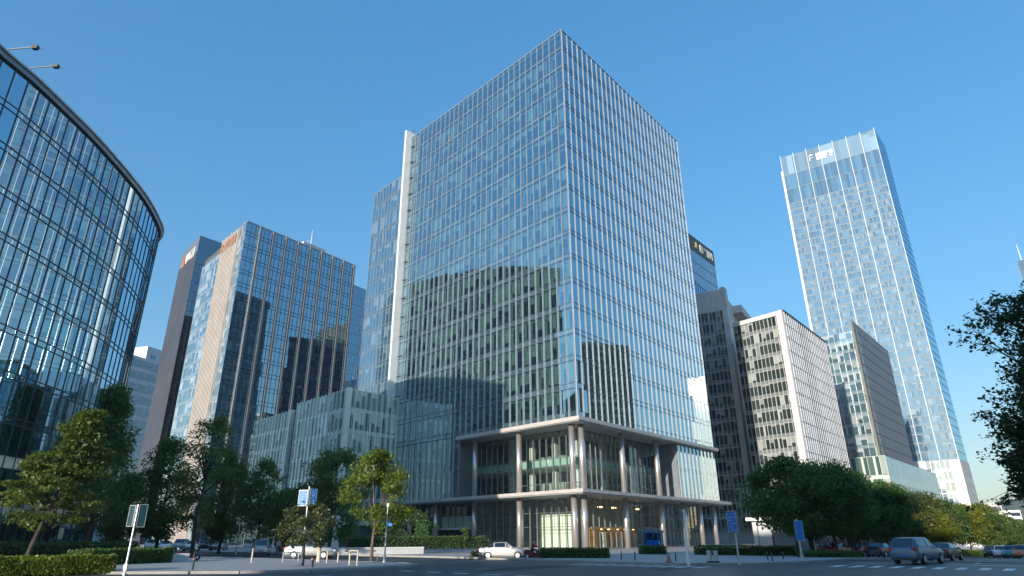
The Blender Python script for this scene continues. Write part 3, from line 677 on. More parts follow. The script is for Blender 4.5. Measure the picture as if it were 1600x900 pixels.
def stone_building():
    Hi, (l, e, r_) = px_poly((1222, 484.5), 180, [(1145, 506), (1222, 484.5), (1290, 535)])
    dL = (l - e).normalized(); dR = (r_ - e).normalized(); wL = (l - e).length; wR = (r_ - e).length
    ins = (l + r_) / 2
    root = thing('stone_office', (e.x, e.y, 0), 'grey stone office building with a gridded window front and a louvred side', 'office building')
    core(root, inset([e, e + dL * wL, e + dL * wL + dR * wR, r_], .5), 0, Hi - .3, M['core'])
    nL = outn(e, l, ins); nR = outn(e, r_, ins)
    # window front with a broad stone edge
    facade(root, e + dL * 1.1, l, ins, 4, Hi - 1.2, 12, 15, M['grid_glass'], M['stone_pale'], .09, .14, .1, .12)
    m_ = MB(); m_.beam(e - dR * .1, e + dL * 1.7, nL, -.4, .5, .1, Hi); m_.build('corner_pier', M['stone'], root)
    m_ = MB(); m_.beam(e + dL * 1.7, l, nL, -.4, .45, Hi - 1.2, Hi - .003); m_.build('parapet', M['stone'], root)
    # louvred side
    facade(root, e, r_, ins, 3, Hi, 24, 15, M['louvre_glass'], M['pier'], .06, .1, .14, .2, name='louvre_panel', jit=.003)
    for i in range(22):
        p = e.lerp(r_, (i + .5) / 22); m_ = MB(); m_.beam(p - dR * .2, p + dR * .2, nR, .01, .26, 3, Hi - .2); m_.build('vertical_louvre', M['louvre'], root)
    m_ = MB(); m_.beam(e, r_, nR, -.4, .34, Hi - .2, Hi + .15); m_.build('parapet_coping', M['dark'], root)
    # portal at the foot
    q = l + dL * 4 + nL * 2
    # taller wing behind with a slim rounded pier
    Hw, (w0, w1, w2, w3) = px_poly((1126, 452), 198, [(1070, 463), (1126, 452), (1145, 475), (1180, 492)])
    d1 = (w0 - w1).normalized(); n1 = outn(w1, w0, ins); d2 = (w2 - w1).normalized()
    core(root, inset([w1, w1 + d1 * 26, w1 + d1 * 26 + d2 * 30, w1 + d2 * 30], .4), 0, Hw - .3, M['stone'], 'wing_wall')
    m_ = MB(); m_.beam(w1, w1 + d1 * 26, n1, -.4, .12, Hw - 7, Hw); m_.build('wing_parapet', M['stone'], root)
    facade(root, w1, w1 + d1 * 26, ins, 3, Hw - 7, 21, 17, M['grid_glass'], M['stone_grey'], .12, .2, .16, .16)
    P0 = w1 - d2 * .2; m_ = MB()
    m_.beam(P0, P0 + d2 * 3.2, outn(w1, w2, ins), -1.2, .4, .1, Hw + .6); m_.build('slim_pier', M['stone'], root)
    nn = outn(w1, w2, ins)
    for i in range(7):
        p = w1 + d2 * (6 + i * 1.1); m_ = MB(); m_.beam(p, p + d2 * .5, nn, -.2, .5, Hi - 2, Hw - 1.5 - i * .25); m_.build('roof_louvre', M['alu_white'], root)
    m_ = MB(); m_.beam(w1 + d2 * 14, w1 + d2 * 30, nn, -3, .3, Hw - 4, Hw - 1.4); m_.build('roof_screen', M['stone'], root)
    # gate house at the foot of the building
stone_building()

def portal():
    p = atd(1206, 850, 118); rz = -TH + R(90) - R(90)
    root = thing('entrance_portal', (p.x, p.y, 0), 'pale grey entrance portal with a small white roof beside the first dark street trees', 'portal')
    X = Vector((math.cos(-TH), math.sin(-TH))); Y = Vector((-X.y, X.x))
    for s in (-2.6, 2.0):
        m_ = MB(); q = p.xy + X * s; m_.beam(q, q + X * .7, Y, -.5, .5, .1, 4.2); m_.build('portal_post', M['white_wall'], root)
    m_ = MB(); m_.beam(p.xy - X * 3.2, p.xy + X * 3.2, Y, -1.5, 1.5, 4.2, 4.7); m_.build('portal_roof', M['white'], root)
    m_ = MB(); m_.beam(p.xy - X * 1.9, p.xy + X * 2, Y, .1, .3, .1, 4.2); m_.build('portal_wall', M['stone_grey'], root)
    m_ = MB(); m_.beam(p.xy + X * .2, p.xy + X * 1.4, Y, .0, .095, .1, 2.6); m_.build('door', M['dark'], root)
portal()

def wall_building():
    Hj, (e, r_) = px_poly((1336, 505), 250, [(1336, 505), (1387, 548)])
    dR = (r_ - e).normalized(); wR = (r_ - e).length; dL = Vector((-dR.y, dR.x)); 
    if dL.x > 0: dL = -dL
    dL = (dL * .92 + dR * .1).normalized(); wL = 18.5
    ins = e + dR * wR / 2 + dL * wL / 2
    root = thing('slate_wall_building', (e.x, e.y, -4), 'building with a tall dark slate side wall and a recessed pale glass front', 'office building')
    nR = outn(e, r_, ins); nL = outn(e, e + dL * wL, ins)
    zb = -5; zp = atd(1390, 726, 275).z
    core(root, inset([e, r_, r_ + dL * wL, e + dL * wL], .6), zb, Hj - 2.5, M['core'])
    m_ = MB(); m_.beam(e - dR * 4.5, r_, nR, -.5, 0, zp, Hj); m_.build('slate_wall', M['slate'], root)
    g = MB(); 
    for k in range(1, 12): g.beam(e - dR * 4.5, r_, nR, 0, .08, zp + k * 4 - .06, zp + k * 4 + .06)
    g.build('wall_joint', M['dark'], root)
    m_ = MB(); m_.beam(e - dR * 4.55, e - dR * 4.2, nR, -.6, .08, zp, Hj + .1); m_.build('wall_edge', M['sign_olive'], root)
    facade(root, e, e + dL * wL, ins, zp, Hj - 2.5, 9, 12, M['light_glass'], M['mull_l'], .07, .08, .08, .08)
    # second blade, blue glass
    l = e + dL * (wL + .5); hb = Hj - 3
    n2 = outn(l, l + dL, l + dR)
    m_ = MB(); m_.beam(l - dR * 6, l + dR * 12, -dL, -.35, .35, zp, hb); bl = m_.build('glass_blade', M['blue_glass'], root)
    w = MB(); A, B = orient(l - dR * 6, l + dR * 12, dL * -1)
    for k in range(12): pane_row(w, A, B, zp + (hb - zp) * k / 12, zp + (hb - zp) * (k + 1) / 12, 9, -dL, .36, .006)
    w.build('blade_glazing', M['blue_glass'], root)
    # podium
    c0 = e - dR * 8 + nR * 2; c1 = r_ + dR * 30 + nR * 2; c2 = c1 + dL * 20; c3 = c0 + dL * 26; pi_ = (c0 + c2) / 2
    core(root, inset([c0, c1, c2, c3], .4), zb, zp - .2, M['core'], 'podium_wall')
    facade(root, c0, c3, pi_, zb + 3, zp, 14, 4, M['pale_green'], M['pale_fin'], .06, .1, .1, .1)
    facade(root, c0, c1, pi_, 9, zp, 36, 2, M['grid_glass'], M['grid_blue'], .08, .05, .12, .05)
    facade(root, c0, c1, pi_, zb, 8.6, 36, 3, M['grid_glass'], M['grid_blue'], .08, .05, .12, .05)
    m_ = MB(); m_.beam(c0, c1, outn(c0, c1, pi_), -.3, .6, 8.6, 9); m_.build('podium_ledge', M['stone_grey'], root)
M['sign_olive'] = solid('bronze_edge', (.1, .105, .08), .5, .2, .05)
wall_building()

def tall_tower():
    Hk, (a, e, r_) = px_poly((1365, 201), 380, [(1219, 246), (1365, 201), (1382.5, 227)])
    dL = (a - e).normalized(); dR = (r_ - e).normalized(); wL = (a - e).length; wR = (r_ - e).length
    ins = (a + r_) / 2; root = thing('tall_tower', (e.x, e.y, -4), 'tallest glass tower with white vertical stripes and a glittering blue front, at the right', 'skyscraper')
    nL = outn(e, a, ins); nR = outn(e, r_, ins); zb = -5; zp = 36
    core(root, inset([e, a, a + dR * wR, r_], .6), zb, Hk - 12, M['core'])
    NF = 36; h = (Hk - 34 - zp) / NF
    A, B = orient(e, a, nL)
    for k in range(NF):
        w = MB(); pane_row(w, A, B, zp + k * h, zp + (k + 1) * h, 32, nL, 0, .012); w.build('ribbon_window', M['tall_glass'], root)
    for k in range(2):
        w = MB(); z = Hk - 34 + k * 10; pane_row(w, A, B, z, z + 10, 32, nL, 0, .01); w.build('crown_glazing', M['crown_blue'], root)
    w = MB(); pane_row(w, A, B, Hk - 14, Hk - .5, 16, nL, 0, .01); w.build('crown_screen', M['crown_glass'], root)
    g = MB()
    for k in range(NF + 1): g.beam(e, a, nL, -.05, .12, zp + k * h - .28, zp + k * h + .28)
    for z in (Hk - 34, Hk - 24, Hk - 14): g.beam(e, a, nL, -.05, .14, z - .2, z + .2)
    g.build('mullion_grid', M['grid_blue'], root)
    for i in range(8):
        p = e.lerp(a, i / 7); m_ = MB(); m_.beam(p - dL * .15, p + dL * .15, nL, .02, .4, zp, Hk + .6); m_.build('white_stripe', M['stripe'], root)
    for k in range(NF + 9):
        w = MB(); A2, B2 = orient(e, r_, nR); pane_row(w, A2, B2, zp + k * (Hk - zp) / (NF + 9), zp + (k + 1) * (Hk - zp) / (NF + 9), 8, nR, 0, .01); w.build('side_window', M['blue_glass'], root)
    g = MB()
    for k in range(NF + 9): z = zp + k * (Hk - zp) / (NF + 9); g.beam(e, r_, nR, -.05, .12, z - .1, z + .1)
    g.build('mullion_grid', M['mull'], root)
    m_ = MB(); m_.beam(e.lerp(a, .98), a - dL * -1.2, nL, -8, -.2, zp, Hk - 10); m_.build('edge_return', M['white_wall'], root)
    glyphs(root, e.lerp(a, .44), e.lerp(a, .62), nL, Hk - 10, 5, .4, M['white'], 5, seed=12)
    glyphs(root, e.lerp(a, .65), e.lerp(a, .7), nL, Hk - 10, 5, .4, M['white'], 1, name='sign_logo', seed=5)
    # pale base
    o = 1.0
    pw = e + dL * 3.5
    n_, A, B = nL, None, None
    m_ = MB(); m_.beam(e + dL * 14, a, nL, -1, 2.2, zb, zp); m_.build('base_wall', M['white_wall'], root)
    facade(root, e + dL * 4, e + dL * 14, ins, zb, zp, 5, 8, M['light_glass'], M['mull_l'], .1, .14, .14, .12, name='base_window')
    m_ = MB(); m_.beam(e - dL * .3, e + dL * 4, nL, -2, 1.2, zb, zp); m_.build('base_pier', M['stone'], root)
    m_ = MB(); m_.beam(e - dL * 0, r_, nR, -1, .3, zb, zp - .2); m_.build('base_side_wall', M['stone'], root)
    for k in range(6):
        for i in range(4):
            p = e.lerp(r_, .15 + i * .2); w = MB(); A, B = orient(p, p + dR * 2.4, nR); pane_row(w, A, B, 1 + k * 4.8, 4 + k * 4.8, 1, nR, .33, .002); w.build('side_base_window', M['band_win'], root)
    for s, z, w_, h_ in ((27, 26, 3, 2.2), (27.4, 21, 3, 2), (24, 14, 6.5, 3), (23, 5, 5, 5)):
        w = MB(); A, B = orient(e + dL * s, e + dL * (s + w_), nL); pane_row(w, A, B, z, z + h_, 2, nL, 2.23, .003); w.build('base_window', M['band_win'], root)
M['crown_blue'] = glass_wall('crown_blue_glass', (.04, .09, .14), (.08, .15, .2), .3, .1, .2, (.6, .82, 1))
M['crown_glass'] = glass_wall('crown_screen_glass', (.1, .16, .2), (.16, .25, .31), .4, .1, .2, (.6, .82, 1))
tall_tower()

def edge_tower():
    p = atd(1589, 408, 430); Hh = p.z; X = Vector((math.cos(-R(42)), math.sin(-R(42)))); Y = Vector((-X.y, X.x)); a = v2(p)
    root = thing('edge_tower', (a.x, a.y, -4), 'dark tower cut off by the right edge of the picture, behind the overhanging branches', 'office tower')
    core(root, [a + X * .4 + Y * .4, a + X * 40 + Y * .4, a + X * 40 + Y * 34, a + X * .4 + Y * 34], -4, Hh - .3, M['core']); ins = a + X * 12 + Y * 10
    facade(root, a, a + X * 40, ins, -4, Hh, 12, 22, M['dark_glass'], M['mull_dark'], .1, .12, .15, .12)
    facade(root, a, a + Y * 34, ins, -4, Hh, 10, 22, M['dark_glass'], M['mull_dark'], .1, .12, .15, .12)
    m_ = MB(); q = a + X * 2 + Y * 3; m_.tube([(q.x, q.y, Hh - .3), (q.x, q.y, Hh + 11)], [.25, .1], 6); m_.build('roof_mast', M['white'], root)
edge_tower()

# ------------------------------------------------------------------ buildings outside the frame that the glass mirrors
def block(name, poly, h, label, wall, nf, wmat, gap=.55, cat='office building', step=2.2):
    cen = sum(poly, Vector((0, 0))) / len(poly)
    root = thing(name, (cen.x, cen.y, 0), label, cat); core(root, poly, -4, h, wall); n_ = len(poly); fh = h / nf
    for k in range(nf):
        w = MB()
        for i in range(n_):
            A, B = poly[i], poly[(i + 1) % n_]; n2 = outn(A, B, cen); A, B = orient(A, B, n2); d = (B - A).normalized()
            pane_row(w, A + d * .8, B - d * .8, k * fh + fh * (1 - gap), (k + 1) * fh - .2, max(1, int((B - A).length / step)), n2, .04, .004)
        w.build('ribbon_window', wmat, root)
    return root
def mirror(px, py, s, n):
    """the level direction and start of the sight line after it bounces off a main tower face"""
    r = ray(px, py); d = dl if n is nl else dr
    den = r.x * -d.y + r.y * d.x
    t = ((b.x) * -d.y + (b.y) * d.x) / den
    P = Vector((0, 0, EYE)) + r * t; rr = r - 2 * Vector((n.x, n.y, 0)) * (r.x * n.x + r.y * n.y)
    hd = math.hypot(rr.x, rr.y); return P, Vector((rr.x / hd, rr.y / hd)), rr.z / hd
def off_frame():
    # broad dark tower mirrored in the left face
    hS = 176.; front = []
    for px, py in ((869.5, 421), (840, 416), (800, 416.5), (750, 421), (700, 429), (640, 441), (612, 452)):
        P, d, k = mirror(px, py, 0, nl); t = (hS - P.z) / k; front.append(P.xy + d * t)
    cen = sum(front, Vector((0, 0))) / len(front); back = [p + (cen).normalized() * 40 for p in front]
    poly = front + back[::-1]
    block('bowed_tower', poly, hS, 'dark tower with a bowed front, beyond the left edge, mirrored in the glass', M['dark'], 40, M['rear_glass'], .5)
    # slim block mirrored low in the right face
    P, d, k = mirror(906, 533, 0, nr); p0 = P.xy + d * 250; h2 = P.z + k * 250
    P, d2, k = mirror(984, 541, 0, nr); p1 = P.xy + d2 * 250
    e = (d + d2).normalized()
    block('brown_block', [p0, p1, p1 + e * 25, p0 + e * 25], h2, 'plain dark block beyond the right edge, mirrored in the main tower', M['dark'], 26, M['rear_glass'])
    # unseen mirror slab, added to throw the sun glint on to the main tower
    P, d, k = mirror(1098, 612, 0, nr); c = P.xy + d * 255; zc = P.z + k * 255
    s2 = Vector((sund.x, sund.y)).normalized(); nm = (s2 - d).normalized(); t = Vector((-nm.y, nm.x))
    root = thing('glint_reflector', (c.x, c.y, 0), 'narrow mirror glass slab beyond the right edge, flashing back the sun', 'office building')
    A, B = c - t * 7.5, c + t * 7.5; ins = c - nm * 5
    core(root, [A - nm * .3, B - nm * .3, B - nm * 14, A - nm * 14], -4, zc + 8.5, M['mull'])
    facade(root, A, B, ins, -3, zc + 9, 2, 6, M['mirror_glass'], None, jit=0)
    block('rear_office', [Vector((12, 184)), Vector((36, 184)), Vector((36, 216)), Vector((12, 216))], 84, 'dark office block hidden behind the main tower, mirrored in the ribbed tower', M['dark'], 20, M['rear_glass'], .5)  # unseen block, added to darken the reflection in the ribbed tower
    # unseen street buildings; the first is added to shade the junction
    sh = Vector((math.sin(SUN_YAW), math.cos(SUN_YAW))); nn = Vector((-sh.y, sh.x))   # across the sunbeam
    if nn.x < 0: nn = -nn
    def W(n_, a): return nn * n_ + sh * a
    block('street_block', [W(-33, 52), W(42, 52), W(42, 84), W(-33, 84)], 37, 'plain stone street block behind the camera that shades the junction', M['stone_grey'], 9, M['grid_glass'])
    block('street_block', [Vector((60, -10)), Vector((110, 30)), Vector((92, 52)), Vector((42, 12))], 26, 'pale stone street block across the road, right of the camera', M['stone'], 7, M['grid_glass'])
M['mirror_glass'] = glass_wall('mirror_glass', (.05, .08, .1), (.1, .1, .1), 0, 0, .8, (1, 1, 1), .018)
off_frame()

import numpy as np
# ------------------------------------------------------------------ ground, road, pavements
def sheet(name, us, vs, mat, dz, kind='structure'):
    m_ = MB(); P_ = [[(lambda p: (p.x, p.y, zg(p.x, p.y) + dz))(uv(u, v)) for v in vs] for u in us]
    me = bpy.data.meshes.new(name); vv = [p for r_ in P_ for p in r_]; nv = len(vs)
    me.from_pydata(vv, [], [(i * nv + j, i * nv + j + 1, (i + 1) * nv + j + 1, (i + 1) * nv + j) for i in range(len(us) - 1) for j in range(nv - 1)])
    me.materials.append(mat); o = bpy.data.objects.new(name, me); col.objects.link(o); o['kind'] = kind
    if me.polygons[0].normal.z < 0: me.flip_normals()
    return o
def rng(a, b_, s): return [a + (b_ - a) * i / max(1, round((b_ - a) / s)) for i in range(max(1, round((b_ - a) / s)) + 1)]
sheet('ground', [-2400, -1500, -500] + rng(-200, 420, 10) + [600, 1200, 1800, 2400], [-2400, -1500, -500] + rng(-300, 120, 6) + [300, 1000, 2400], M['terrain'], -.012)
sheet('road', rng(-150, 700, 8), rng(-340, 60, 4), M['asphalt'], 0)

def interp(tab, v):
    if v <= tab[0][0]: return tab[0][1]
    for (a, x), (b_, y) in zip(tab, tab[1:]):
        if v <= b_: return x + (y - x) * (v - a) / (b_ - a)
    return tab[-1][1]
def slab(name, lines, mat, H_=.13, kerb=True):
    """lines: rows of (u0,u1) over v; a raised pavement with a kerb stone round it"""
    m_ = MB(); k_ = MB(); n_ = 40
    rows = []
    for v, u0, u1 in lines: rows.append([(uv(u0 + (u1 - u0) * (i / n_) ** 1.6, v)) for i in range(n_ + 1)])
    for r0, r1 in zip(rows, rows[1:]):
        for i in range(n_):
            q = [r0[i], r1[i], r1[i + 1], r0[i + 1]]
            m_.face([(p.x, p.y, zg(p.x, p.y) + H_) for p in q])
    edge = [r_[0] for r_ in rows] + rows[-1][1:] + [r_[-1] for r_ in rows[::-1]]
    for a, c in zip(edge, edge[1:]):
        d = (c - a)
        if d.length < .01: continue
        n2 = Vector((d.y, -d.x)).normalized(); a_ = a - d * .002; za, zc = zg(a.x, a.y), zg(c.x, c.y)
        k_.hexa([(a.x, a.y, za - .1), (c.x, c.y, zc - .1), (c.x + n2.x * .2, c.y + n2.y * .2, zc - .1), (a.x + n2.x * .2, a.y + n2.y * .2, za - .1),
                 (a.x, a.y, za + H_ + .012), (c.x, c.y, zc + H_ + .012), (c.x + n2.x * .2, c.y + n2.y * .2, zc + H_ + .012), (a.x + n2.x * .2, a.y + n2.y * .2, za + H_ + .012)])
    o = m_.build(name, mat); o['kind'] = 'structure'
    for p in o.data.polygons:
        if p.normal.z < 0: o.data.flip_normals(); break
    if kerb: k2 = k_.build('kerb', M['kerb']); k2['kind'] = 'structure'
umin = [(-300, 47), (-47, 47), (-40, 46), (-31, 44.3), (-23, 43.2), (-20, 44.2), (-18.6, 45.4), (-17.1, 47), (-15.4, 51.6), (-14.9, 56), (-13.6, 68), (-13, 92)]
slab('pavement', [(v, interp(umin, v), 420) for v in rng(-300, -60, 10) + rng(-58, -24, 3) + rng(-23, -13, .5)], M['paving'])
lmin = [(-300, -140), (-100, -30), (-60, -1), (-50, 8), (-41, 16), (-36.2, 20), (-34, 23.5), (-33.7, 26)]
lmax = [(-300, 33.6), (-40, 33.6), (-37, 33.3), (-35.4, 32.4), (-34.2, 30), (-33.7, 27)]
slab('pavement', [(v, interp(lmin, v), interp(lmax, v)) for v in rng(-300, -60, 12) + rng(-58, -38, 3) + rng(-37, -33.8, .4)], M['paving'])
# painted markings
def stripe(m_, u0, u1, v0, v1, dz=.005):
    nn_ = max(1, int((u1 - u0) / 6))
    for i in range(nn_):
        a, c = u0 + (u1 - u0) * i / nn_, u0 + (u1 - u0) * (i + 1) / nn_
        q = [uv(a, v0), uv(c, v0), uv(c, v1), uv(a, v1)]
        m_.face([(p.x, p.y, zg(p.x, p.y) + dz) for p in q][::-1])
mk = MB()
for i in range(16): stripe(mk, 46.4, 49.4, -12.4 + i * 1.12, -11.9 + i * 1.12)
for i in range(9): stripe(mk, 40.0, 42.6, -28 + i * 1.15, -27.5 + i * 1.15)
for k in range(40): stripe(mk, 56 + k * 8, 59 + k * 8, -9.2, -9.06); stripe(mk, 56 + k * 8, 59 + k * 8, -5.6, -5.46)
stripe(mk, 54, 380, -2.0, -1.86); stripe(mk, 53.2, 53.6, -12.6, -2.0)
stripe(mk, -20, 22, -30.4, -30.25); stripe(mk, -20, 30, -17, -16.86)
for k in range(6): stripe(mk, -14 + k * 8, -11 + k * 8, -24, -23.87)
for i in range(12): stripe(mk, 27 - .0, 27.4, -31 + i * 2.2, -29.9 + i * 2.2)
o = mk.build('road_marking', M['paint']); o['kind'] = 'structure'

# ------------------------------------------------------------------ plants
def np_mesh(name, V, mat, parent=None, rnd=None, org=None):
    n = len(V) // 4; me = bpy.data.meshes.new(name); me.vertices.add(len(V)); me.vertices.foreach_set('co', V.astype(np.float32).ravel())
    me.loops.add(n * 4); me.loops.foreach_set('vertex_index', np.arange(n * 4, dtype=np.int32)); me.polygons.add(n)
    me.polygons.foreach_set('loop_start', np.arange(0, n * 4, 4, dtype=np.int32)); me.update(calc_edges=True)
    at = me.attributes.new('rnd', 'FLOAT', 'FACE'); at.data.foreach_set('value', (np.random.rand(n) if rnd is None else rnd).astype(np.float32))
    me.materials.append(mat); o = bpy.data.objects.new(name, me); col.objects.link(o)
    if parent: o.parent = parent
    return o
def leaves(C_, size, rs, up=.1):
    """one folded-flat leaf per centre"""
    n = len(C_); nm = rs.normal(size=(n, 3)); nm[:, 2] = np.abs(nm[:, 2]) + up; nm /= np.linalg.norm(nm, axis=1)[:, None]
    t = rs.normal(size=(n, 3)); a = np.cross(nm, t); a /= np.linalg.norm(a, axis=1)[:, None]; b_ = np.cross(nm, a)
    s = size * (.45 + 1.0 * rs.rand(n) ** 1.5)[:, None]
    V = np.empty((n, 4, 3)); V[:, 0] = C_ - a * s * .5; V[:, 1] = C_ - b_ * s * .3 + a * s * .05; V[:, 2] = C_ + a * s * .5; V[:, 3] = C_ + b_ * s * .3 + a * s * .05
    return V.reshape(-1, 3)
def tree_mesh(root, seed, h, cr, th, style, nclus, per, size, leafmat, bark, clus_r=.75, lean=0.0, flat=.7, trunk_r=None, forks=5):
    rs = np.random.RandomState(seed); rg = random.Random(seed)
    tr = MB(); r0 = trunk_r or h * .017
    ax = lambda z: Vector((lean * z + .15 * math.sin(z * .9 + seed) * min(1, z / 3), .12 * math.sin(z * .7 + seed * 2) * min(1, z / 3), z))
    top = h * .86
    zs = [-.15, .12] + [th * i / 3 for i in (1, 2, 3)] + [th + (top - th) * i / 5 for i in range(1, 6)]
    def rad(z): return max(.02, r0 * (1.35 if z < .1 else 1) * (1 - .9 * max(0, z) / top))
    if style != 'vase': tr.tube([ax(z) for z in zs], [rad(z) for z in zs], 8)
    else:
        zt = [z for z in zs if z <= th + .01]; tr.tube([ax(z) for z in zt], [r0 * (1.3 if z < .1 else 1 - .25 * z / th) for z in zt], 8)
    def env(t):                          # crown radius over its height
        if style == 'cone': return cr * (1 - t) ** .75 * (.55 + .45 * min(1, t * 5)) + .25
        if style == 'vase': return cr * math.sin(math.pi * min(1, .18 + .78 * t) ** .9) ** .8
        if style == 'open': return cr * math.sin(math.pi * (.12 + .8 * t)) ** .7
        return cr * math.sqrt(max(.02, 1 - (2 * (t ** .85) - 1) ** 2)) * .98
    z0 = th * (.78 if style in ('vase',) else .72)
    ends = []
    for i in range(forks):
        a = 2 * math.pi * (i + rg.uniform(-.25, .25)) / forks * (1 if style == 'vase' else 1); t = rg.uniform(.3, .9) if style != 'cone' else i / forks * .85 + .06
        rr = env(t) * rg.uniform(.45, .65); e = ax(z0 + (h - z0) * t * .9); a2 = a * (1 if style != 'cone' else 2.4)
        e = e + Vector((math.cos(a2) * rr, math.sin(a2) * rr, 0))
        s = ax(th * rg.uniform(.92, 1.0)) if style == 'vase' else ax(max(th * .8, e.z - (e.z - th) * rg.uniform(.35, .6)))
        m1 = s.lerp(e, .5) + Vector((0, 0, -.05 * h if style == 'cone' else .02 * h)); ra = r0 * .5
        tr.tube([s, m1, e], [ra, ra * .65, ra * .3], 6); ends += [s.lerp(m1, .6), m1, m1.lerp(e, .5), e]
    if style != 'vase': ends += [ax(z) for z in zs if z > th]
    cs = []; tries = 0
    while len(cs) < nclus and tries < nclus * 30:
        tries += 1; t = rg.random() ** .9; rr = env(t) * math.sqrt(rg.uniform(.12, 1)); a = rg.uniform(0, 6.283)
        p = ax(z0 + (h - z0) * t); p = p + Vector((math.cos(a) * rr, math.sin(a) * rr, 0))
        if noise.noise(p * (1.7 / max(1.5, cr)) + Vector((seed, 0, 0))) < -.18: continue
        cs.append(p)
    C_ = []; rn = []
    for p in cs:
        q = min(ends, key=lambda e: (e - p).length)
        if (q - p).length > .25:
            m1 = q.lerp(p, .5) + Vector((0, 0, .05)); tr.tube([q, m1, p], [r0 * .16, r0 * .11, r0 * .05], 4, cap=False)
        k = int(per * rg.uniform(.6, 1.3)); r_ = clus_r * rg.uniform(.7, 1.25)
        g = rs.normal(size=(k, 3)); g /= np.linalg.norm(g, axis=1)[:, None] + 1e-6; g *= (r_ * rs.rand(k) ** .45)[:, None]; g[:, 2] *= flat
        C_.append(g + np.array(p)); rn.append(np.clip(rg.uniform(.15, .85) + .3 * (rs.rand(k) - .5), 0, 1))
    C_ = np.concatenate(C_); t_ = tr.build('trunk', bark, root, smooth=True)
    np_mesh('crown', leaves(C_, size, rs), leafmat, root, np.concatenate(rn))
    return t_
M['leaf_bright'] = leaf('bright_leaves', (.1, .15, .016), (.2, .26, .035), .4)
M['leaf_gold'] = leaf('olive_leaves', (.06, .105, .018), (.14, .18, .035), .35)
M['leaf_dark'] = leaf('dark_leaves', (.06, .125, .036), (.125, .215, .06), .4)
M['leaf_mid'] = leaf('mid_leaves', (.07, .135, .03), (.14, .215, .05), .4)
M['leaf_yellow'] = leaf('yellow_leaves', (.16, .19, .015), (.29, .29, .03), .45)
M['leaf_brown'] = leaf('dusty_leaves', (.065, .09, .03), (.12, .14, .045), .3)
M['leaf_sil'] = leaf('branch_leaves', (.04, .08, .035), (.08, .13, .05), .35)

def base(px, D):
    p = atd(px, 840, D); return Vector((p.x, p.y, zg(p.x, p.y)))
def tree_at(px, D, top, label, w=None, style='round', leafm='leaf_dark', bark='bark_dark', nclus=90, per=90, size=.22, th=.28, group=None, lean=0., seed=None, clus_r=None, flat=.7, forks=7, lift=.12, cat='tree'):
    p = base(px, D); p.z += lift; h = atd(px, top, D).z - p.z; cr = (w or .42 * h) * 1.0
    root = thing('street_tree', p, label, cat, group); ORG[root] = Vector((0, 0, 0))
    tree_mesh(root, seed or int(px), h, cr, h * th, style, nclus, per, size, M[leafm], M[bark], clus_r or cr * .24, lean, flat, forks=forks)
    return root
def W(px0, px1, D, y=780):               # half the width between two picture columns at a distance
    return (atd(px1, y, D) - atd(px0, y, D)).length / 2
# left group
tree_at(48, 63, 640, 'big olive tree with layered sunlit branches and a leaning dark trunk, behind the left hedge', W(-5, 200, 63), 'cone', 'leaf_gold', nclus=165, per=105, size=.3, th=.3, lean=.22, clus_r=.95, flat=.3, forks=16)
tree_at(135, 82, 606, 'tall dark tree rising behind the olive tree against the curved building', W(70, 200, 82), 'cone', 'leaf_dark', nclus=150, per=110, size=.32, th=.22, clus_r=1.4)
tree_at(303, 78, 650, 'thin open-crowned tree with a bare upper trunk, in front of the ribbed tower', W(255, 352, 78), 'open', 'leaf_mid', nclus=100, per=70, size=.28, th=.28, clus_r=1.0, flat=.6, forks=12)
tree_at(246, 95, 690, 'dark bushy tree before the foot of the dark tower', W(205, 290, 95), 'round', 'leaf_dark', nclus=130, per=110, size=.34, th=.18, clus_r=1.4)
tree_at(345, 98, 712, 'low dark tree between the open-crowned tree and the pale glass building', W(310, 385, 98), 'round', 'leaf_dark', nclus=120, per=110, size=.34, th=.18, clus_r=1.3)
tree_at(402, 92, 722, 'dark round tree before the left volume of the pale glass building', W(365, 440, 92), 'round', 'leaf_dark', nclus=110, per=90, size=.3, th=.2, clus_r=1.1)
tree_at(515, 88, 706, 'broad dark tree behind the blue road sign and the small round tree', W(455, 575, 88), 'open', 'leaf_dark', nclus=150, per=110, size=.32, th=.2, clus_r=1.3, forks=10)
tree_at(185, 105, 745, 'small dark tree in the gap beside the curved building', W(155, 225, 105), 'round', 'leaf_dark', nclus=100, per=110, size=.36, th=.15, clus_r=1.4)
tree_at(15, 88, 700, 'dark tree at the left edge before the curved building', W(-40, 70, 88), 'round', 'leaf_dark', nclus=130, per=110, size=.34, th=.15, clus_r=1.5)
tree_at(440, 100, 770, 'low dark tree behind the silver car', W(405, 475, 100), 'round', 'leaf_dark', nclus=100, per=110, size=.34, th=.15, clus_r=1.3)
tree_at(640, 92, 800, 'dark shrub-like tree at the left foot of the main tower', W(605, 685, 92), 'round', 'leaf_dark', nclus=60, per=80, size=.26, th=.15, clus_r=1.0)
tree_at(722, 84, 824, 'small leafy sapling beside the main tower doors', W(714, 732, 84), 'round', 'leaf_dark', nclus=22, per=40, size=.18, th=.35, clus_r=.4, forks=4)
# the two sunlit trees on the corner
tree_at(583, 55, 709, 'bright green sunlit tree with a three-way forked trunk on the street corner', W(532, 648, 55), 'vase', 'leaf_bright', 'bark', nclus=72, per=120, size=.24, th=.34, seed=11, clus_r=.72, flat=.75, forks=6)
tree_at(478, 47, 785, 'small round olive tree beside the blue road sign pole', W(443, 528, 47), 'vase', 'leaf_brown', 'bark', nclus=45, per=110, size=.17, th=.42, seed=21, clus_r=.5, forks=5)
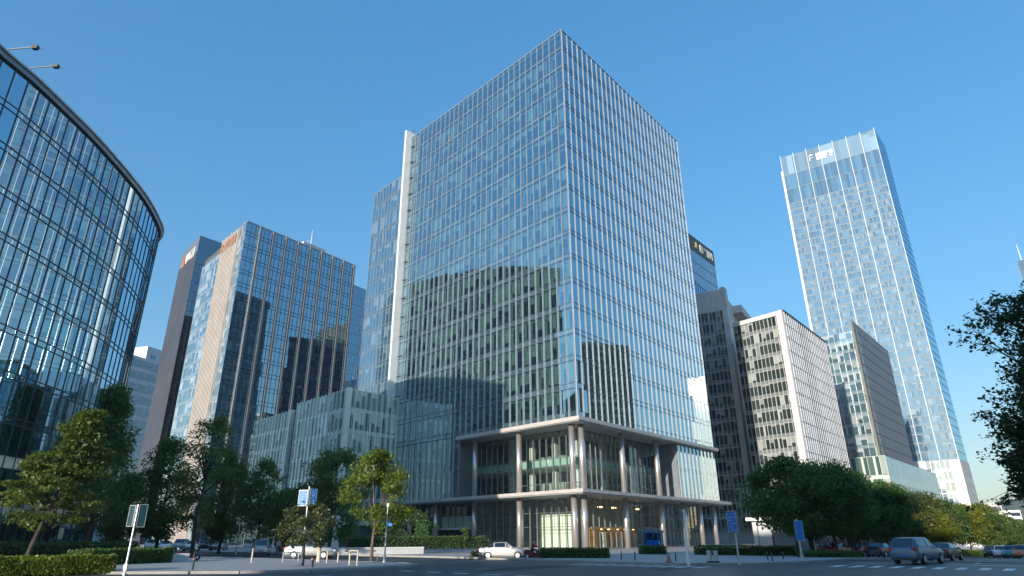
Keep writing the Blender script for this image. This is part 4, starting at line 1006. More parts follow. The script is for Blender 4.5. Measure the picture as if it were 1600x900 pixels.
# dark row on the right: four shapes, the rest copied
row = [(1243, 76, 722, 'first and tallest dark tree of the row right of the main tower'), (1304, 80, 727, 'second dark tree in the right row, behind the second blue sign'), (1341, 92, 742, 'third dark tree in the right row, before the slate wall building'), (1385, 96, 758, 'fourth dark tree in the right row'),
       (1268, 92, 742, 'dark tree in the second rank behind the first trees of the right row'), (1325, 104, 748, 'dark tree in the second rank behind the third tree of the right row'), (1371, 112, 762, 'dark tree in the second rank behind the fourth tree of the right row')]
protos = []
def copy_tree_at(src, px, D, top, label, group, leafm=None):
    p = base(px, D); p.z += .12; h = atd(px, top, D).z - p.z; c = copy_tree(src); c.location = p; s = h / src['h0'] if 'h0' in src else 1
    c.scale = (s * random.uniform(.98, 1.12), s * random.uniform(.98, 1.12), s); c.rotation_euler = (0, 0, random.uniform(0, 6.28)); c['label'] = label; c['group'] = group
    if leafm:
        for k in c.children:
            if k.name.startswith('crown'): k.material_slots[0].link = 'OBJECT'; k.material_slots[0].material = M[leafm]
    return c
hs = {}
for i, (px, D, top, lab) in enumerate(row):
    if i < 4:
        t_ = tree_at(px, D, top, lab, W(px - 72, px + 72, D) if i < 2 else W(px - 62, px + 62, D), 'round', 'leaf_dark', nclus=135, per=130, size=.32, th=.4, group='dark street trees in the right row', seed=100 + i, clus_r=1.3, forks=9)
        p = base(px, D); hs[t_.name] = atd(px, top, D).z - p.z; protos.append(t_)
    else:
        src = protos[(i + 1) % 4]; c = copy_tree_at(src, px, D, top, lab, 'dark street trees in the right row'); p = base(px, D); k = (atd(px, top, D).z - p.z) / hs[src.name]; c.scale = (k, k, k)
# sunlit far trees down the street
far = [(1418, 118, 768, 'leaf_brown', 'dusty brown-green tree half in sun at the end of the dark row'), (1448, 128, 775, 'leaf_brown', 'dusty olive tree between the dark row and the yellow trees'), (1478, 140, 785, 'leaf_mid', 'green sunlit tree just before the brightest yellow tree'),
       (1513, 150, 792, 'leaf_yellow', 'brightest yellow-green tree down the street'), (1538, 165, 791, 'leaf_bright', 'tall green tree behind the brightest yellow tree'), (1552, 150, 806, 'leaf_mid', 'green tree following the brightest yellow tree'), (1578, 160, 812, 'leaf_mid', 'green tree near the right edge above the far cars'), (1597, 170, 820, 'leaf_bright', 'last green tree down the street, at the right edge'), (1462, 118, 800, 'leaf_yellow', 'low yellow tree standing before the dusty olive tree'), (1618, 165, 815, 'leaf_mid', 'green tree just past the right edge')]
for i, (px, D, top, lm, lab) in enumerate(far):
    src = protos[i % 4]; c = copy_tree_at(src, px, D, top, lab, 'sunlit street trees down the road', lm); p = base(px, D); k = (atd(px, top, D).z - p.z) / hs[src.name]; c.scale = (k * 1.05, k * 1.05, k)
for i, u in enumerate((235, 265, 300, 340, 385)):
    src = protos[i % 4]; c = copy_tree(src); p = uv(u, -14.5 - (i % 2) * 3); c.location = (p.x, p.y, zg(p.x, p.y) + .1); c['label'] = 'distant green street trees closing the view down the road'; c['group'] = 'distant street trees'
    for k in c.children:
        if k.name.startswith('crown'): k.material_slots[0].link = 'OBJECT'; k.material_slots[0].material = M['leaf_mid']
# overhanging tree at the right edge
def edge_tree():
    p = base(1652, 24); p = Vector((p.x, p.y, .1)); root = thing('street_tree', p, 'dark tree whose branches hang in from the right edge of the picture', 'tree'); ORG[root] = Vector((0, 0, 0))
    rs = np.random.RandomState(5); rg = random.Random(5); tr = MB()
    def loc(px, y, D): return atd(px, y, D) - p
    tr.tube([(0, 0, -.2), (0, 0, .2), (.05, 0, 2), loc(1655, 700, 24), loc(1662, 560, 24.3), loc(1660, 440, 24)], [.28, .2, .17, .14, .1, .05], 9)
    C_ = []
    clus = [(1512, 510, 22.5), (1528, 498, 23), (1545, 488, 23.4), (1548, 512, 22.4), (1560, 478, 23), (1572, 470, 23.4), (1566, 500, 22.6), (1530, 530, 22.8), (1552, 542, 23), (1578, 520, 23), (1588, 492, 22.5), (1596, 470, 23), (1592, 545, 22.5), (1608, 520, 23),
            (1586, 585, 23), (1600, 570, 22.6), (1562, 622, 22.6), (1576, 612, 23), (1540, 640, 22.5), (1552, 655, 23), (1570, 648, 22.3), (1590, 630, 22.5), (1604, 610, 23), (1576, 680, 22.6), (1590, 665, 23.2), (1560, 690, 23), (1600, 690, 23), (1596, 720, 22.5), (1584, 740, 22.8), (1604, 745, 23), (1597, 770, 22.6), (1590, 705, 22.4), (1612, 650, 23), (1615, 700, 23), (1612, 580, 23.4), (1610, 545, 23.5), (1602, 640, 22.2), (1570, 665, 23.5), (1606, 720, 23.4), (1594, 600, 23.3)]
    for x in range(1625, 1790, 14):
        for y in range(440, 800, 26): clus.append((x + rg.uniform(-8, 8), y + rg.uniform(-10, 10), rg.uniform(22, 26)))
    for x in range(1562, 1625, 9):
        for y in range(470, 790, 17):
            if x + abs(y - 640) * .06 > 1568 + (28 if 530 < y < 575 else 0) + rg.uniform(0, 34): clus.append((x + rg.uniform(-7, 7), y + rg.uniform(-9, 9), rg.uniform(22, 25)))
    stem = [loc(1655, 700, 24), loc(1660, 620, 24), loc(1662, 560, 24.3), loc(1661, 500, 24)]
    for x, y, D in clus:
        q = loc(x, y, D); s = min(stem, key=lambda e: (e - q).length + (max(0, q.z - e.z) * -.3)); m1 = s.lerp(q, .55) + Vector((0, 0, .12))
        tr.tube([s, m1, q], [.035, .02, .006], 5, cap=False)
        for _ in range(7):                 # leaves sit along side twigs, so the outline stays feathery
            e = q + Vector((rg.gauss(0, .25), rg.gauss(0, .25), rg.gauss(-.04, .17))); m2 = m1.lerp(q, rg.uniform(.6, 1)); tr.tube([m2, e], [.008, .003], 3, cap=False)
            k = 11; t = rs.rand(k)[:, None]; C_.append(np.array(m2) * (1 - t) * .35 + np.array(e) * (1 - (1 - t) * .35) + rs.normal(size=(k, 3)) * .075)
    tr.build('trunk', M['bark_dark'], root, smooth=True); np_mesh('crown', leaves(np.concatenate(C_), .125, rs, .3), M['leaf_sil'], root)
edge_tree()

# hedges
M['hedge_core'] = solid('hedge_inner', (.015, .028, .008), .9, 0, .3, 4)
def hedge(px_a, px_b, Da, Db, hgt, wid, label, mat='leaf_mid', n=5000, z0=.1, size=.13, name='hedge', bump=.2, group=None):
    a, c = base(px_a, Da), base(px_b, Db); ca = (a + c) / 2; root = thing(name, (ca.x, ca.y, ca.z + z0), label, 'hedge', group); ORG[root] = Vector((0, 0, 0))
    rs = np.random.RandomState(int(px_a) + 1003); d = (c - a); L = d.length; d.normalize(); n_ = Vector((d.y, -d.x, 0))
    pts = np.empty((n, 3)); s = rs.rand(n); side = rs.rand(n)
    x = (s - .5) * L; y = np.where(side < .45, (rs.rand(n) - .5) * wid, np.where(rs.rand(n) < .5, -.5, .5) * wid); z = np.where(side < .45, hgt, rs.rand(n) * hgt)
    end = rs.rand(n) < wid / L * .5; x = np.where(end, np.sign(x) * L / 2, x); y = np.where(end, (rs.rand(n) - .5) * wid, y); z = np.where(end, rs.rand(n) * hgt, z)
    wob = np.array([noise.noise(Vector((xx * .8, yy * 1.3, zz * 1.2 + px_a))) for xx, yy, zz in zip(x, y, z)]) * bump
    y = y * (1 - .1 * z / hgt) + wob + rs.normal(size=n) * .03; z = np.maximum(.03, z * (1 + wob / hgt * .9)) + rs.normal(size=n) * .05
    P_ = np.stack([d.x * x + n_.x * y, d.y * x + n_.y * y, z + (d.z * x)], 1)
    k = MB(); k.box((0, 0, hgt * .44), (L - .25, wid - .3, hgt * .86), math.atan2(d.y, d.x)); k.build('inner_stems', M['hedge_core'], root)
    np_mesh('foliage', leaves(P_, size, rs, .0), M[mat], root)
    return root
hedge(-60, 186, 45.5, 45.5, .72, 2.4, 'long front clipped hedge along the left kerb, sunlit on top', n=26000, size=.17, mat='leaf_bright')
hedge(128, 256, 56, 60, .95, 2.6, 'second clipped hedge behind the leaning sign pole, ending in a rounded corner', n=15000, size=.17, mat='leaf_mid')
hedge(-40, 215, 70, 74, 1.4, 1.6, 'dark clipped hedge at the foot of the curved building', n=6000, size=.2, mat='leaf_dark')
hedge(846, 950, 61, 60.5, .75, 2.2, 'low rounded planting bed on the kerb before the main tower', n=6000, size=.14, mat='leaf_mid')
hedge(742, 850, 66, 62, .4, 1.4, 'low straggly grass-like planting left of the kerb bed', n=3500, size=.16, mat='leaf_gold', bump=.3)
hedge(1000, 1036, 78, 79, .85, 1.6, 'short dark hedge beside the blue kiosk', n=2500, size=.14, mat='leaf_dark')
hedge(1086, 1236, 80, 84, .95, 1.8, 'long low hedge before the right end of the main tower', n=7000, size=.16, mat='leaf_mid')
hedge(545, 760, 78, 86, 1.3, 1.3, 'dark hedge above the low white planter wall', n=7000, size=.18, mat='leaf_dark', z0=.6)
hedge(1252, 1330, 68, 74, .5, 1.6, 'dark ground planting under the right tree row', n=3500, size=.14, mat='leaf_dark')
hedge(1478, 1540, 125, 140, .9, 1.5, 'small sunlit hedge under the yellow trees', n=3000, size=.2, mat='leaf_bright')

def planter():
    a, c = base(520, 76), base(662, 78.5); d = (c - a).xy.normalized(); n_ = Vector((d.y, -d.x)); m_ = MB(); m_.beam(a.xy, c.xy, n_, -.2, .2, .1, .78)
    root = thing('planter_wall', (a.x, a.y, .1), 'low white planter wall along the driveway, under the dark hedge', 'wall'); m_.build('wall', M['white_wall'], root)
    m_ = MB(); m_.beam(a.xy - d * .05, c.xy + d * .05, n_, -.25, .25, .782, .86); m_.build('coping', M['white'], root)
    m_ = MB()
    for f in (.15, .45): q = a.lerp(c, f); m_.box((q.x + n_.x * .205, q.y + n_.y * .205, .5), (.3, .02, .12), math.atan2(d.y, d.x))
    m_.build('vent', M['dark'], root)
planter()

# ------------------------------------------------------------------ low pavilion under the trees and the blue kiosk
def pavilion():
    p = base(1262, 112); q = base(1420, 136); d = (q - p).xy.normalized(); n_ = Vector((d.y, -d.x)); z = zg(p.x, p.y)
    root = thing('low_pavilion', (p.x, p.y, z), 'low flat-roofed dark pavilion with a pale roof edge behind the right tree row', 'pavilion')
    m_ = MB(); m_.beam(p.xy, q.xy, n_, -6, 0, z - .6, 3.1); m_.build('wall', M['slate'], root)
    m_ = MB(); m_.beam(p.xy - d, q.xy + d, n_, -6.5, 1.2, 3.1, 3.45); m_.build('roof', M['white_wall'], root)
    w = MB(); A, B = orient(p.xy, q.xy, n_); pane_row(w, A, B, z + .2, 2.9, 18, n_, .03, .004); w.build('window', M['band_win'], root)
    for i in range(8): r_ = p.lerp(q, i / 7); m_ = MB(); m_.tube([(r_.x + n_.x, r_.y + n_.y, z - .5), (r_.x + n_.x, r_.y + n_.y, 3.1)], .08, 8); m_.build('post', M['galv'], root)
pavilion()
def kiosk():
    p = base(1020, 86); rz = R(-40); root = thing('glass_kiosk', p + Vector((0, 0, .12)), 'small blue glass kiosk standing under the main tower canopy', 'kiosk', rz=rz); ORG[root] = Vector((0, 0, 0))
    m_ = MB(); m_.box((0, 0, .1), (2.2, 1.2, .2)); m_.build('base', M['dark'], root)
    m_ = MB()
    for x in (-1.05, 1.05):
        for y in (-.55, .55): m_.box((x, y, 1.3), (.09, .09, 2.2))
    m_.build('frame', M['kiosk'], root)
    m_ = MB(); m_.box((0, 0, 2.5), (2.4, 1.4, .25)); m_.build('roof', M['kiosk'], root)
    m_ = MB(); m_.box((0, -.5, 1.3), (2.0, .04, 2.1)); m_.box((0, .5, 1.3), (2.0, .04, 2.1)); m_.build('glass_panel', M['kiosk_glass'], root)
    m_ = MB(); m_.box((0, 0, .9), (1.6, .5, 1.2)); m_.build('counter', M['white'], root)
M['kiosk_glass'] = clear_glass('kiosk_glass', .15, (.8, .9, 1), (.35, .65, .95))
kiosk()

# ------------------------------------------------------------------ signs and poles
def sign_strokes(root, c, d, n, w, h, seed, name='lettering', rows=5):
    rg = random.Random(seed); m_ = MB(); c = Vector(c)
    for r_ in range(rows):
        z = c.z + h / 2 - h * (r_ + .8) / (rows + .6); x = -w * .38
        while x < w * .34:
            l = w * rg.uniform(.05, .11); hh = h / (rows + .6) * .42
            if rg.random() < .45: x += l * 1.6; continue
            for k in range(3):
                zz = z + hh * (k / 2 - .5); A = c.xy + d * x; m_.beam(A, A + d * l * rg.uniform(.6, 1), n, .012, .016, zz - hh * .06, zz + hh * .06)
            A = c.xy + d * (x + l * rg.uniform(.2, .6)); m_.beam(A, A + d * hh * .16, n, .0125, .0175, z - hh / 2, z + hh / 2)
            x += l * 1.35 if rg.random() < .8 else l * 2.2
    return m_.build(name, M['white'], root)
def sign_post(base_px, D, top_y, panels, label, cat, pole_r=.055, mat='sign_blue', name='road_sign', letter=True, edge='galv', pm='galv'):
    p = base(base_px, D); p.z += .12; top = atd(base_px, top_y, D).z
    root = thing(name, p, label, cat)
    m_ = MB(); m_.tube([(p.x, p.y, p.z - .1), (p.x, p.y, p.z + 1.2), (p.x, p.y, top)], [pole_r * 1.2, pole_r, pole_r * .85], 10); m_.build('pole', M[pm], root, smooth=True)
    m_ = MB(); m_.tube([(p.x, p.y, p.z), (p.x, p.y, p.z + .06)], pole_r * 2.6, 10); m_.box((p.x, p.y, p.z + .35), (pole_r * 3, pole_r * 3, .3)); m_.build('pole_foot', M[pm], root)
    for i, (yaw_, off, z0, z1, w) in enumerate(panels):      # direction the panel faces, side offset, heights, width
        n_ = Vector((math.sin(R(yaw_)), math.cos(R(yaw_)))); d = Vector((n_.y, -n_.x)); d = d if d.x > 0 else -d
        c = Vector((p.x, p.y, (z0 + z1) / 2)) + (d * off + n_ * .1).to_3d()
        m_ = MB(); m_.beam(c.xy - d * w / 2, c.xy + d * w / 2, n_, -.012, .012, z0, z1); pn = m_.build('sign_panel', M[mat], root)
        m_ = MB(); t = .025
        for za, zb in ((z0 - t, z0), (z1, z1 + t)): m_.beam(c.xy - d * (w / 2 + t), c.xy + d * (w / 2 + t), n_, -.03, .03, za, zb)
        for s in (-1, 1): m_.beam(c.xy + d * s * w / 2, c.xy + d * s * (w / 2 + t), n_, -.0298, .0298, z0, z1)
        m_.build('panel_rim', M[edge], pn)
        if letter: sign_strokes(pn, c, d, n_, w, z1 - z0, i + int(base_px), rows=letter)
        m_ = MB(); m_.beam(c.xy - d * .0 - n_ * .11, c.xy - d * .0 - n_ * .013, d, -.04, .04, (z0 + z1) / 2 - .05, (z0 + z1) / 2 + .05); m_.build('bracket', M[pm], root)
def zat(px, y, D): return atd(px, y, D).z
D = 40.5; sign_post(206, D, 788, [(200, -.22, zat(215, 822, D), zat(215, 790, D), .36), (150, .27, zat(230, 823, D), zat(230, 789, D), .34)], 'grey pole carrying the dark teal backs of two traffic sign boards, by the left kerb', 'traffic sign', .05, 'sign_teal', letter=0)
D = 47; sign_post(475, D, 760, [(196, -.34, zat(475, 790, D), zat(475, 766, D), .62), (140, .3, zat(490, 789, D), zat(490, 764, D), .42)], 'tall pole with two bright blue direction boards, above the small round olive tree', 'road sign', .06, letter=6)
D = 48.5; sign_post(1150, D, 797, [(190, -.3, zat(1137, 831, D), zat(1137, 800, D), .3), (235, .12, zat(1145, 832, D), zat(1145, 799, D), .32)], 'slim two-board blue sign with white lettering before the main tower', 'road sign', .06, letter=6)
D = 56; sign_post(1248, D, 811, [(205, .12, zat(1240, 845, D), zat(1240, 814, D), .55)], 'plain blue road sign seen at an angle among the first dark trees', 'road sign', .06, letter=0)
def lamp_pole(px, D, top, label, arm=True, mat='galv', r_=.06, small=False):
    p = base(px, D); p.z += .12; t = zat(px, top, D); root = thing('street_pole', p, label, 'pole')
    m_ = MB(); m_.tube([(p.x, p.y, p.z - .1), (p.x, p.y, p.z + .8), (p.x, p.y, t)], [r_ * 1.3, r_, r_ * .7], 10); m_.build('pole', M[mat], root, smooth=True)
    m_ = MB(); m_.tube([(p.x, p.y, p.z), (p.x, p.y, p.z + .5)], r_ * 1.9, 8); m_.build('pole_foot', M[mat], root)
    m_ = MB(); m_.box((p.x, p.y, t + .05), (.16, .16, .22)); m_.build('camera_head' if small else 'lamp_head', M['dark'] if small else M['white'], root)
    if arm: m_ = MB(); m_.box((p.x + .22, p.y - .03, zat(px, 820, D)), (.36, .02, .22)); m_.build('name_plate', M['sign_blue'], root)
lamp_pole(603, 52, 790, 'slim grey pole with a small blue name plate right of the bright green tree')
lamp_pole(1072, 47.5, 800, 'slim pale pole on the kerb before the right lobby columns', False, 'white', .07)
lamp_pole(372, 88, 815, 'thin grey pole among the dark trees left of the silver car', False, small=True)

# ------------------------------------------------------------------ bollards, rails, bins, cones
def bollard(px, D, hgt, r_, mat, label, group=None, cat='bollard', ball=False, name='bollard'):
    p = base(px, D); p.z += .12; root = thing(name, p, label, cat, group); z = p.z
    m_ = MB(); m_.tube([(p.x, p.y, z - .05), (p.x, p.y, z + hgt * .9), (p.x, p.y, z + hgt * .97), (p.x, p.y, z + hgt)], [r_, r_, r_ * .8, r_ * .35], 12); m_.build('post', M[mat], root, smooth=True)
    m_ = MB(); m_.tube([(p.x, p.y, z + hgt * .78), (p.x, p.y, z + hgt * .86)], r_ * 1.04, 12, cap=False); m_.build('band', M['sign_warm'], root)
def rail(pxa, pxb, Da, Db, hgt, mat, label, bars=1):
    a, c = base(pxa, Da), base(pxb, Db); z = .12; root = thing('rail_barrier', (a.x, a.y, z), label, 'barrier')
    for q in (a, c): m_ = MB(); m_.tube([(q.x, q.y, z - .05), (q.x, q.y, z + hgt)], .05, 8); m_.build('post', M[mat], root, smooth=True)
    for k in range(bars): m_ = MB(); zz = z + hgt * (1 - .42 * k) - .04; m_.tube([(a.x, a.y, zz), (c.x, c.y, zz)], .04, 8); m_.build('rail', M[mat], root, smooth=True)
M['pinkpost'] = solid('faded_post_paint', (.55, .46, .42), .6, 0, .1); M['cream'] = solid('cream_concrete', (.58, .5, .38), .7, 0, .1)
bollard(398, 55, 1.0, .06, 'pinkpost', 'slim faded bollard behind the leftmost kerb, by the silver car')
rail(446, 470, 55, 55.5, .72, 'galv', 'low grey rail barrier left of the small round olive tree', 2)
bollard(501, 55, 1.05, .16, 'cream', 'fat cream bollard in front of the parked white car')
rail(514, 531, 52, 53, .8, 'pinkpost', 'faded pink rail barrier right of the fat cream bollard')
rail(549, 561, 47.5, 46.5, .95, 'cream', 'cream square rail barrier left of the bright green tree')
bollard(592, 50.5, .5, .05, 'pinkpost', 'short post at the foot of the slim grey pole')
bollard(309, 43.5, .75, .06, 'dark', 'short dark post alone on the left pavement')
bollard(492, 44.5, .6, .1, 'dark', 'squat dark bollard right of the small round olive tree')
for px, D_, lab in ((969, 56, 'thin dark post at the end of the kerb bed'), (990, 54, 'thin dark post left of the pale kerb pole'), (1053, 52, 'thin dark post beside the red and white cone'), (1195, 57, 'first thin dark post between the two right road signs'), (1202, 53, 'front thin dark post between the two right road signs'), (1219, 58, 'third thin dark post between the two right road signs')):
    bollard(px, D_, .62, .045, 'dark', lab, 'thin dark posts on the right pavement')
def cone():
    p = base(1042, 50); root = thing('traffic_cone', p + Vector((0, 0, .12)), 'small red traffic cone on the kerb before the main tower', 'traffic cone'); ORG[root] = Vector((0, 0, 0))
    m_ = MB(); m_.tube([(0, 0, .05), (0, 0, .62)], [.17, .03], 14); m_.build('cone', M['brick_red'], root, smooth=True)
    m_ = MB(); m_.box((0, 0, .025), (.42, .42, .05)); m_.build('base', M['blk'], root)
    m_ = MB(); m_.tube([(0, 0, .3), (0, 0, .42)], [.107, .076], 14, cap=False); m_.build('stripe', M['white'], root, smooth=True)
cone()
def bin_():
    p = base(1110, 49.5); root = thing('litter_bin', p + Vector((0, 0, .12)), 'small grey twin litter bin between the pale pole and the lettered blue sign', 'litter bin'); ORG[root] = Vector((0, 0, 0))
    for x in (-.22, .22):
        m_ = MB(); m_.tube([(x, 0, .12), (x, 0, .8)], .17, 12); bd = m_.build('bin_body', M['galv'], root)
        m_ = MB(); m_.tube([(x, 0, .8), (x, 0, .87)], .185, 12); m_.build('lid', M['dark'], bd)
    m_ = MB(); m_.box((0, 0, .06), (.8, .3, .12)); m_.build('base', M['dark'], root)
bin_()
def tree_box():
    p = base(286, 62); root = thing('planter_box', p + Vector((0, 0, .12)), 'low white planter box on the left plaza under the open-crowned tree', 'planter'); ORG[root] = Vector((0, 0, 0))
    m_ = MB(); m_.box((0, 0, .3), (1.3, .9, .6), .6); m_.build('box', M['white_wall'], root); m_ = MB(); m_.box((0, 0, .605), (1.1, .7, .02), .6); m_.build('soil', M['bark_dark'], root)
tree_box()

# ------------------------------------------------------------------ vehicles
CAR = {'sedan': (4.6, 1.8, [(-2.3, .35, .82, .86, .78, .62), (-2.15, .22, .92, .98, .86, .68), (-1.45, .2, .96, 1.04, .89, .66), (-.85, .2, .97, 1.40, .9, .60), (.25, .2, .96, 1.43, .9, .60), (.95, .2, .93, 1.0, .9, .7), (1.9, .22, .78, .84, .87, .68), (2.22, .25, .66, .7, .78, .6), (2.3, .4, .58, .6, .7, .5)], (2, 5)),
       'suv': (4.7, 1.9, [(-2.35, .4, .98, 1.02, .84, .7), (-2.25, .28, 1.05, 1.12, .92, .72), (-1.95, .26, 1.08, 1.66, .94, .68), (-.4, .26, 1.07, 1.72, .95, .68), (.35, .26, 1.06, 1.69, .95, .67), (1.05, .26, 1.04, 1.12, .94, .74), (2.0, .28, .92, .98, .91, .72), (2.3, .32, .8, .84, .82, .64), (2.36, .45, .68, .7, .74, .56)], (1, 5)),
       'van': (5.0, 1.9, [(-2.5, .38, 1.0, 1.05, .86, .74), (-2.44, .28, 1.05, 1.75, .92, .76), (-1.2, .26, 1.05, 1.85, .95, .76), (.7, .26, 1.04, 1.82, .95, .74), (1.6, .26, 1.02, 1.12, .93, .74), (2.25, .3, .85, .9, .88, .68), (2.46, .36, .7, .73, .8, .6), (2.5, .5, .62, .64, .74, .52)], (0, 4))}
def make_car(kind, paint, loc, rz, label, group=None, cat='car', small=False):
    L_, W_, st, (ca, cb) = CAR[kind]
    root = thing('parked_car' if group else 'moving_car', loc, label, cat, group, rz); ORG[root] = Vector((0, 0, 0))
    def ring(s):
        x, zb, zl, zt, wl, wt = s; mid = zb + (zl - zb) * .55
        h_ = [(wl * .86, zb), (wl, zb + .12), (wl * 1.0, mid), (wl * .96, zl), (wt, zt - .04), (wt * .8, zt)]
        return [(x, y, z) for y, z in h_] + [(x, -y, z) for y, z in reversed(h_)]
    rg_ = [ring(s) for s in st]; m_ = MB(); n = 12
    for a, c in zip(rg_, rg_[1:]):
        for k in range(n): m_.face([a[k], a[(k + 1) % n], c[(k + 1) % n], c[k]])
    m_.face(rg_[0][::-1]); m_.face(rg_[-1]); bd = m_.build('body', paint, root, smooth=False, weld=True)
    bv = bd.modifiers.new('bevel', 'BEVEL'); bv.width = .05; bv.segments = 2; bv.limit_method = 'ANGLE'; bv.angle_limit = R(25)
    bd.data.polygons.foreach_set('use_smooth', [True] * len(bd.data.polygons))
    def off(p, s=1.0): return (p[0], p[1] * s, p[2])
    for sgn in (1, -1):
        w = MB()
        for i in range(ca, cb):
            a, c = rg_[i], rg_[i + 1]; k0, k1 = (3, 4) if sgn > 0 else (8, 7)
            q = [Vector(a[k0]), Vector(c[k0]), Vector(c[k1]), Vector(a[k1])]
            if st[i][3] - st[i][2] < .2: q[3] = q[0].lerp(q[3], .9)
            cen = sum(q, Vector()) / 4; q = [cen + (p - cen) * .84 + Vector((0, sgn * .02, .012)) for p in q]; w.face(q)
        w.build('side_window', M['car_glass'], root)
    for i0, i1, nm in ((cb - 1, cb, 'windscreen'), (ca, ca + 1, 'rear_window')):
        a, c = rg_[i0], rg_[i1]; q = [Vector(a[4]), Vector(c[4]), Vector(c[7]), Vector(a[7])]; cen = sum(q, Vector()) / 4
        s = .02 if nm == 'windscreen' else -.02; w = MB(); w.face([cen + (p - cen) * .88 + Vector((s * 1.5, 0, .045)) for p in q]); w.build(nm, M['car_glass'], root)
    for sx in (-1, 1):
        for sy in (-1, 1):
            wx, r_ = sx * L_ * .295, .33 if kind == 'sedan' else .36; y = sy * (W_ / 2 - .1)
            m_ = MB(); m_.tube([(wx, y - .12, r_), (wx, y - .1, r_), (wx, y + .1, r_), (wx, y + .12, r_)], [r_ * .9, r_, r_, r_ * .9], 18); wh = m_.build('wheel', M['blk'], root)
            m_ = MB(); m_.tube([(wx, y + sy * .08, r_), (wx, y + sy * .135, r_)], r_ * .62, 12); m_.build('rim', M['galv'], wh)
    f, r_ = st[-2], st[1]
    for sy in (-1, 1):
        m_ = MB(); m_.box((f[0] - .02, sy * f[4] * .78, f[2] - .05), (.16, .34, .14), sy * -.25); m_.build('headlight', M['lamp_clear'], root)
        m_ = MB(); m_.box((r_[0] - .06, sy * r_[4] * .8, r_[2] - .08), (.12, .32, .17), sy * .15); m_.build('tail_light', M['lamp_red'], root)
        m_ = MB(); m_.box((st[cb][0] - .15, sy * (W_ / 2 + .07), st[cb][2] + .06), (.16, .2, .13)); m_.build('wing_mirror', paint, root)
    m_ = MB(); m_.box((st[0][0] - .012, 0, .55), (.03, .46, .13)); m_.build('number_plate', M['plate'], root)
    for bx, bw in ((st[0][0] + .05, .8), (st[-1][0] - .05, .74)): m_ = MB(); m_.box((bx, 0, .36), (.18, W_ * bw, .16)); m_.build('bumper', M['dark'], root)
    return root
M['car_glass'] = glass_wall('car_glass', (.01, .012, .014), (.02, .02, .02), 0, 0, .12, (.8, .9, 1), .01)
M['lamp_clear'] = solid('headlight_lens', (.7, .72, .74), .15, 0, .03); M['lamp_red'] = solid('tail_light_lens', (.5, .02, .015), .2, 0, .05); M['plate'] = solid('number_plate_blue', (.05, .12, .45), .4, 0, .04)
def paint(name, c, metal=.2): return solid(name, c, .28, metal, .02, spec=.6)
PT = {'white': paint('white_car_paint', (.72, .73, .74), 0), 'silver': paint('silver_car_paint', (.42, .43, .43), .6), 'pearl': paint('pearl_car_paint', (.45, .44, .43), .3), 'blue': paint('grey_blue_car_paint', (.1, .17, .26), .4), 'black': paint('black_car_paint', (.015, .016, .018), .1), 'red': paint('dark_red_car_paint', (.16, .015, .02), .2), 'orange': paint('orange_car_paint', (.6, .2, .06), 0), 'teal': paint('teal_car_paint', (.04, .25, .26), .1)}
def at_rz(yaw_): return R(90 - yaw_)
def car_px(px, D, kind, p, yaw_, label, group=None, z=0.0):
    q = base(px, D); return make_car(kind, PT[p], (q.x, q.y, q.z + z), at_rz(yaw_), label, group)
car_px(1428, 55.5, 'suv', 'blue', 52, 'grey-blue estate car driving away over the crossing at the right')
car_px(1470, 70, 'sedan', 'black', 46, 'black saloon car just ahead of the grey-blue estate car')
car_px(788, 62.5, 'sedan', 'pearl', 98, 'pale saloon car turning in front of the main tower')
car_px(410, 81, 'suv', 'silver', -20, 'silver car with red tail lights seen from behind on the driveway', 'parked cars')
car_px(489, 67.5, 'suv', 'silver', 88, 'long silver-white car standing side-on behind the small round olive tree', 'parked cars')
for px, D_, k, p, yw, lab in ((1305, 82, 'sedan', 'red', 52, 'dark red car parked behind the first trunks of the right row'), (1340, 86, 'sedan', 'red', 48, 'dark red car parked behind the third tree of the right row'), (1372, 82, 'sedan', 'black', 48, 'black car parked between the trunks of the right row'), (1398, 88, 'sedan', 'silver', 46, 'silver car parked at the end of the dark tree row')):
    car_px(px, D_, k, p, yw, lab, 'parked cars', 0.12)
cols = ['white', 'silver', 'white', 'black', 'white', 'silver', 'black', 'white', 'silver', 'white', 'silver']
desc = {225: 'white car parked left of the leaning sign pole', 243: 'silver car parked under the dark trees, third from the left end', 259: 'white-fronted car parked right beside the brightest parked car'}
labs = ['silver-grey parked car nearest the curved building', 'first white car of the far parked row, left of the teal sign backs', 'silver car of the far parked row seen beside the leaning pole', 'white car of the far parked row just right of the leaning pole', 'brightest white car of the far parked row', 'silver car of the far parked row right of the brightest white car', 'white car of the far parked row by the trunk of the open-crowned tree', 'black car of the far parked row right of the open-crowned tree', 'silver car last in the far parked row']
for i, (px, c_) in enumerate(zip((168, 186, 204, 240, 261, 284, 300, 322, 346), ('silver', 'white', 'silver', 'white', 'white', 'silver', 'white', 'black', 'silver'))):
    car_px(px, 112 + (i % 3) * 3, 'suv' if i % 2 else 'sedan', c_, 150 + 8 * (i % 3), labs[i], 'parked cars', .12)
for px, D_, p, lab in ((1544, 128, 'black', 'dark car first in the far queue down the street'), (1559, 126, 'white', 'white car second in the far queue down the street'), (1574, 122, 'teal', 'teal car third in the far queue down the street'), (1590, 116, 'orange', 'orange car at the right end of the far queue')):
    car_px(px, D_, 'suv', p, 222, lab, 'queue of far cars')

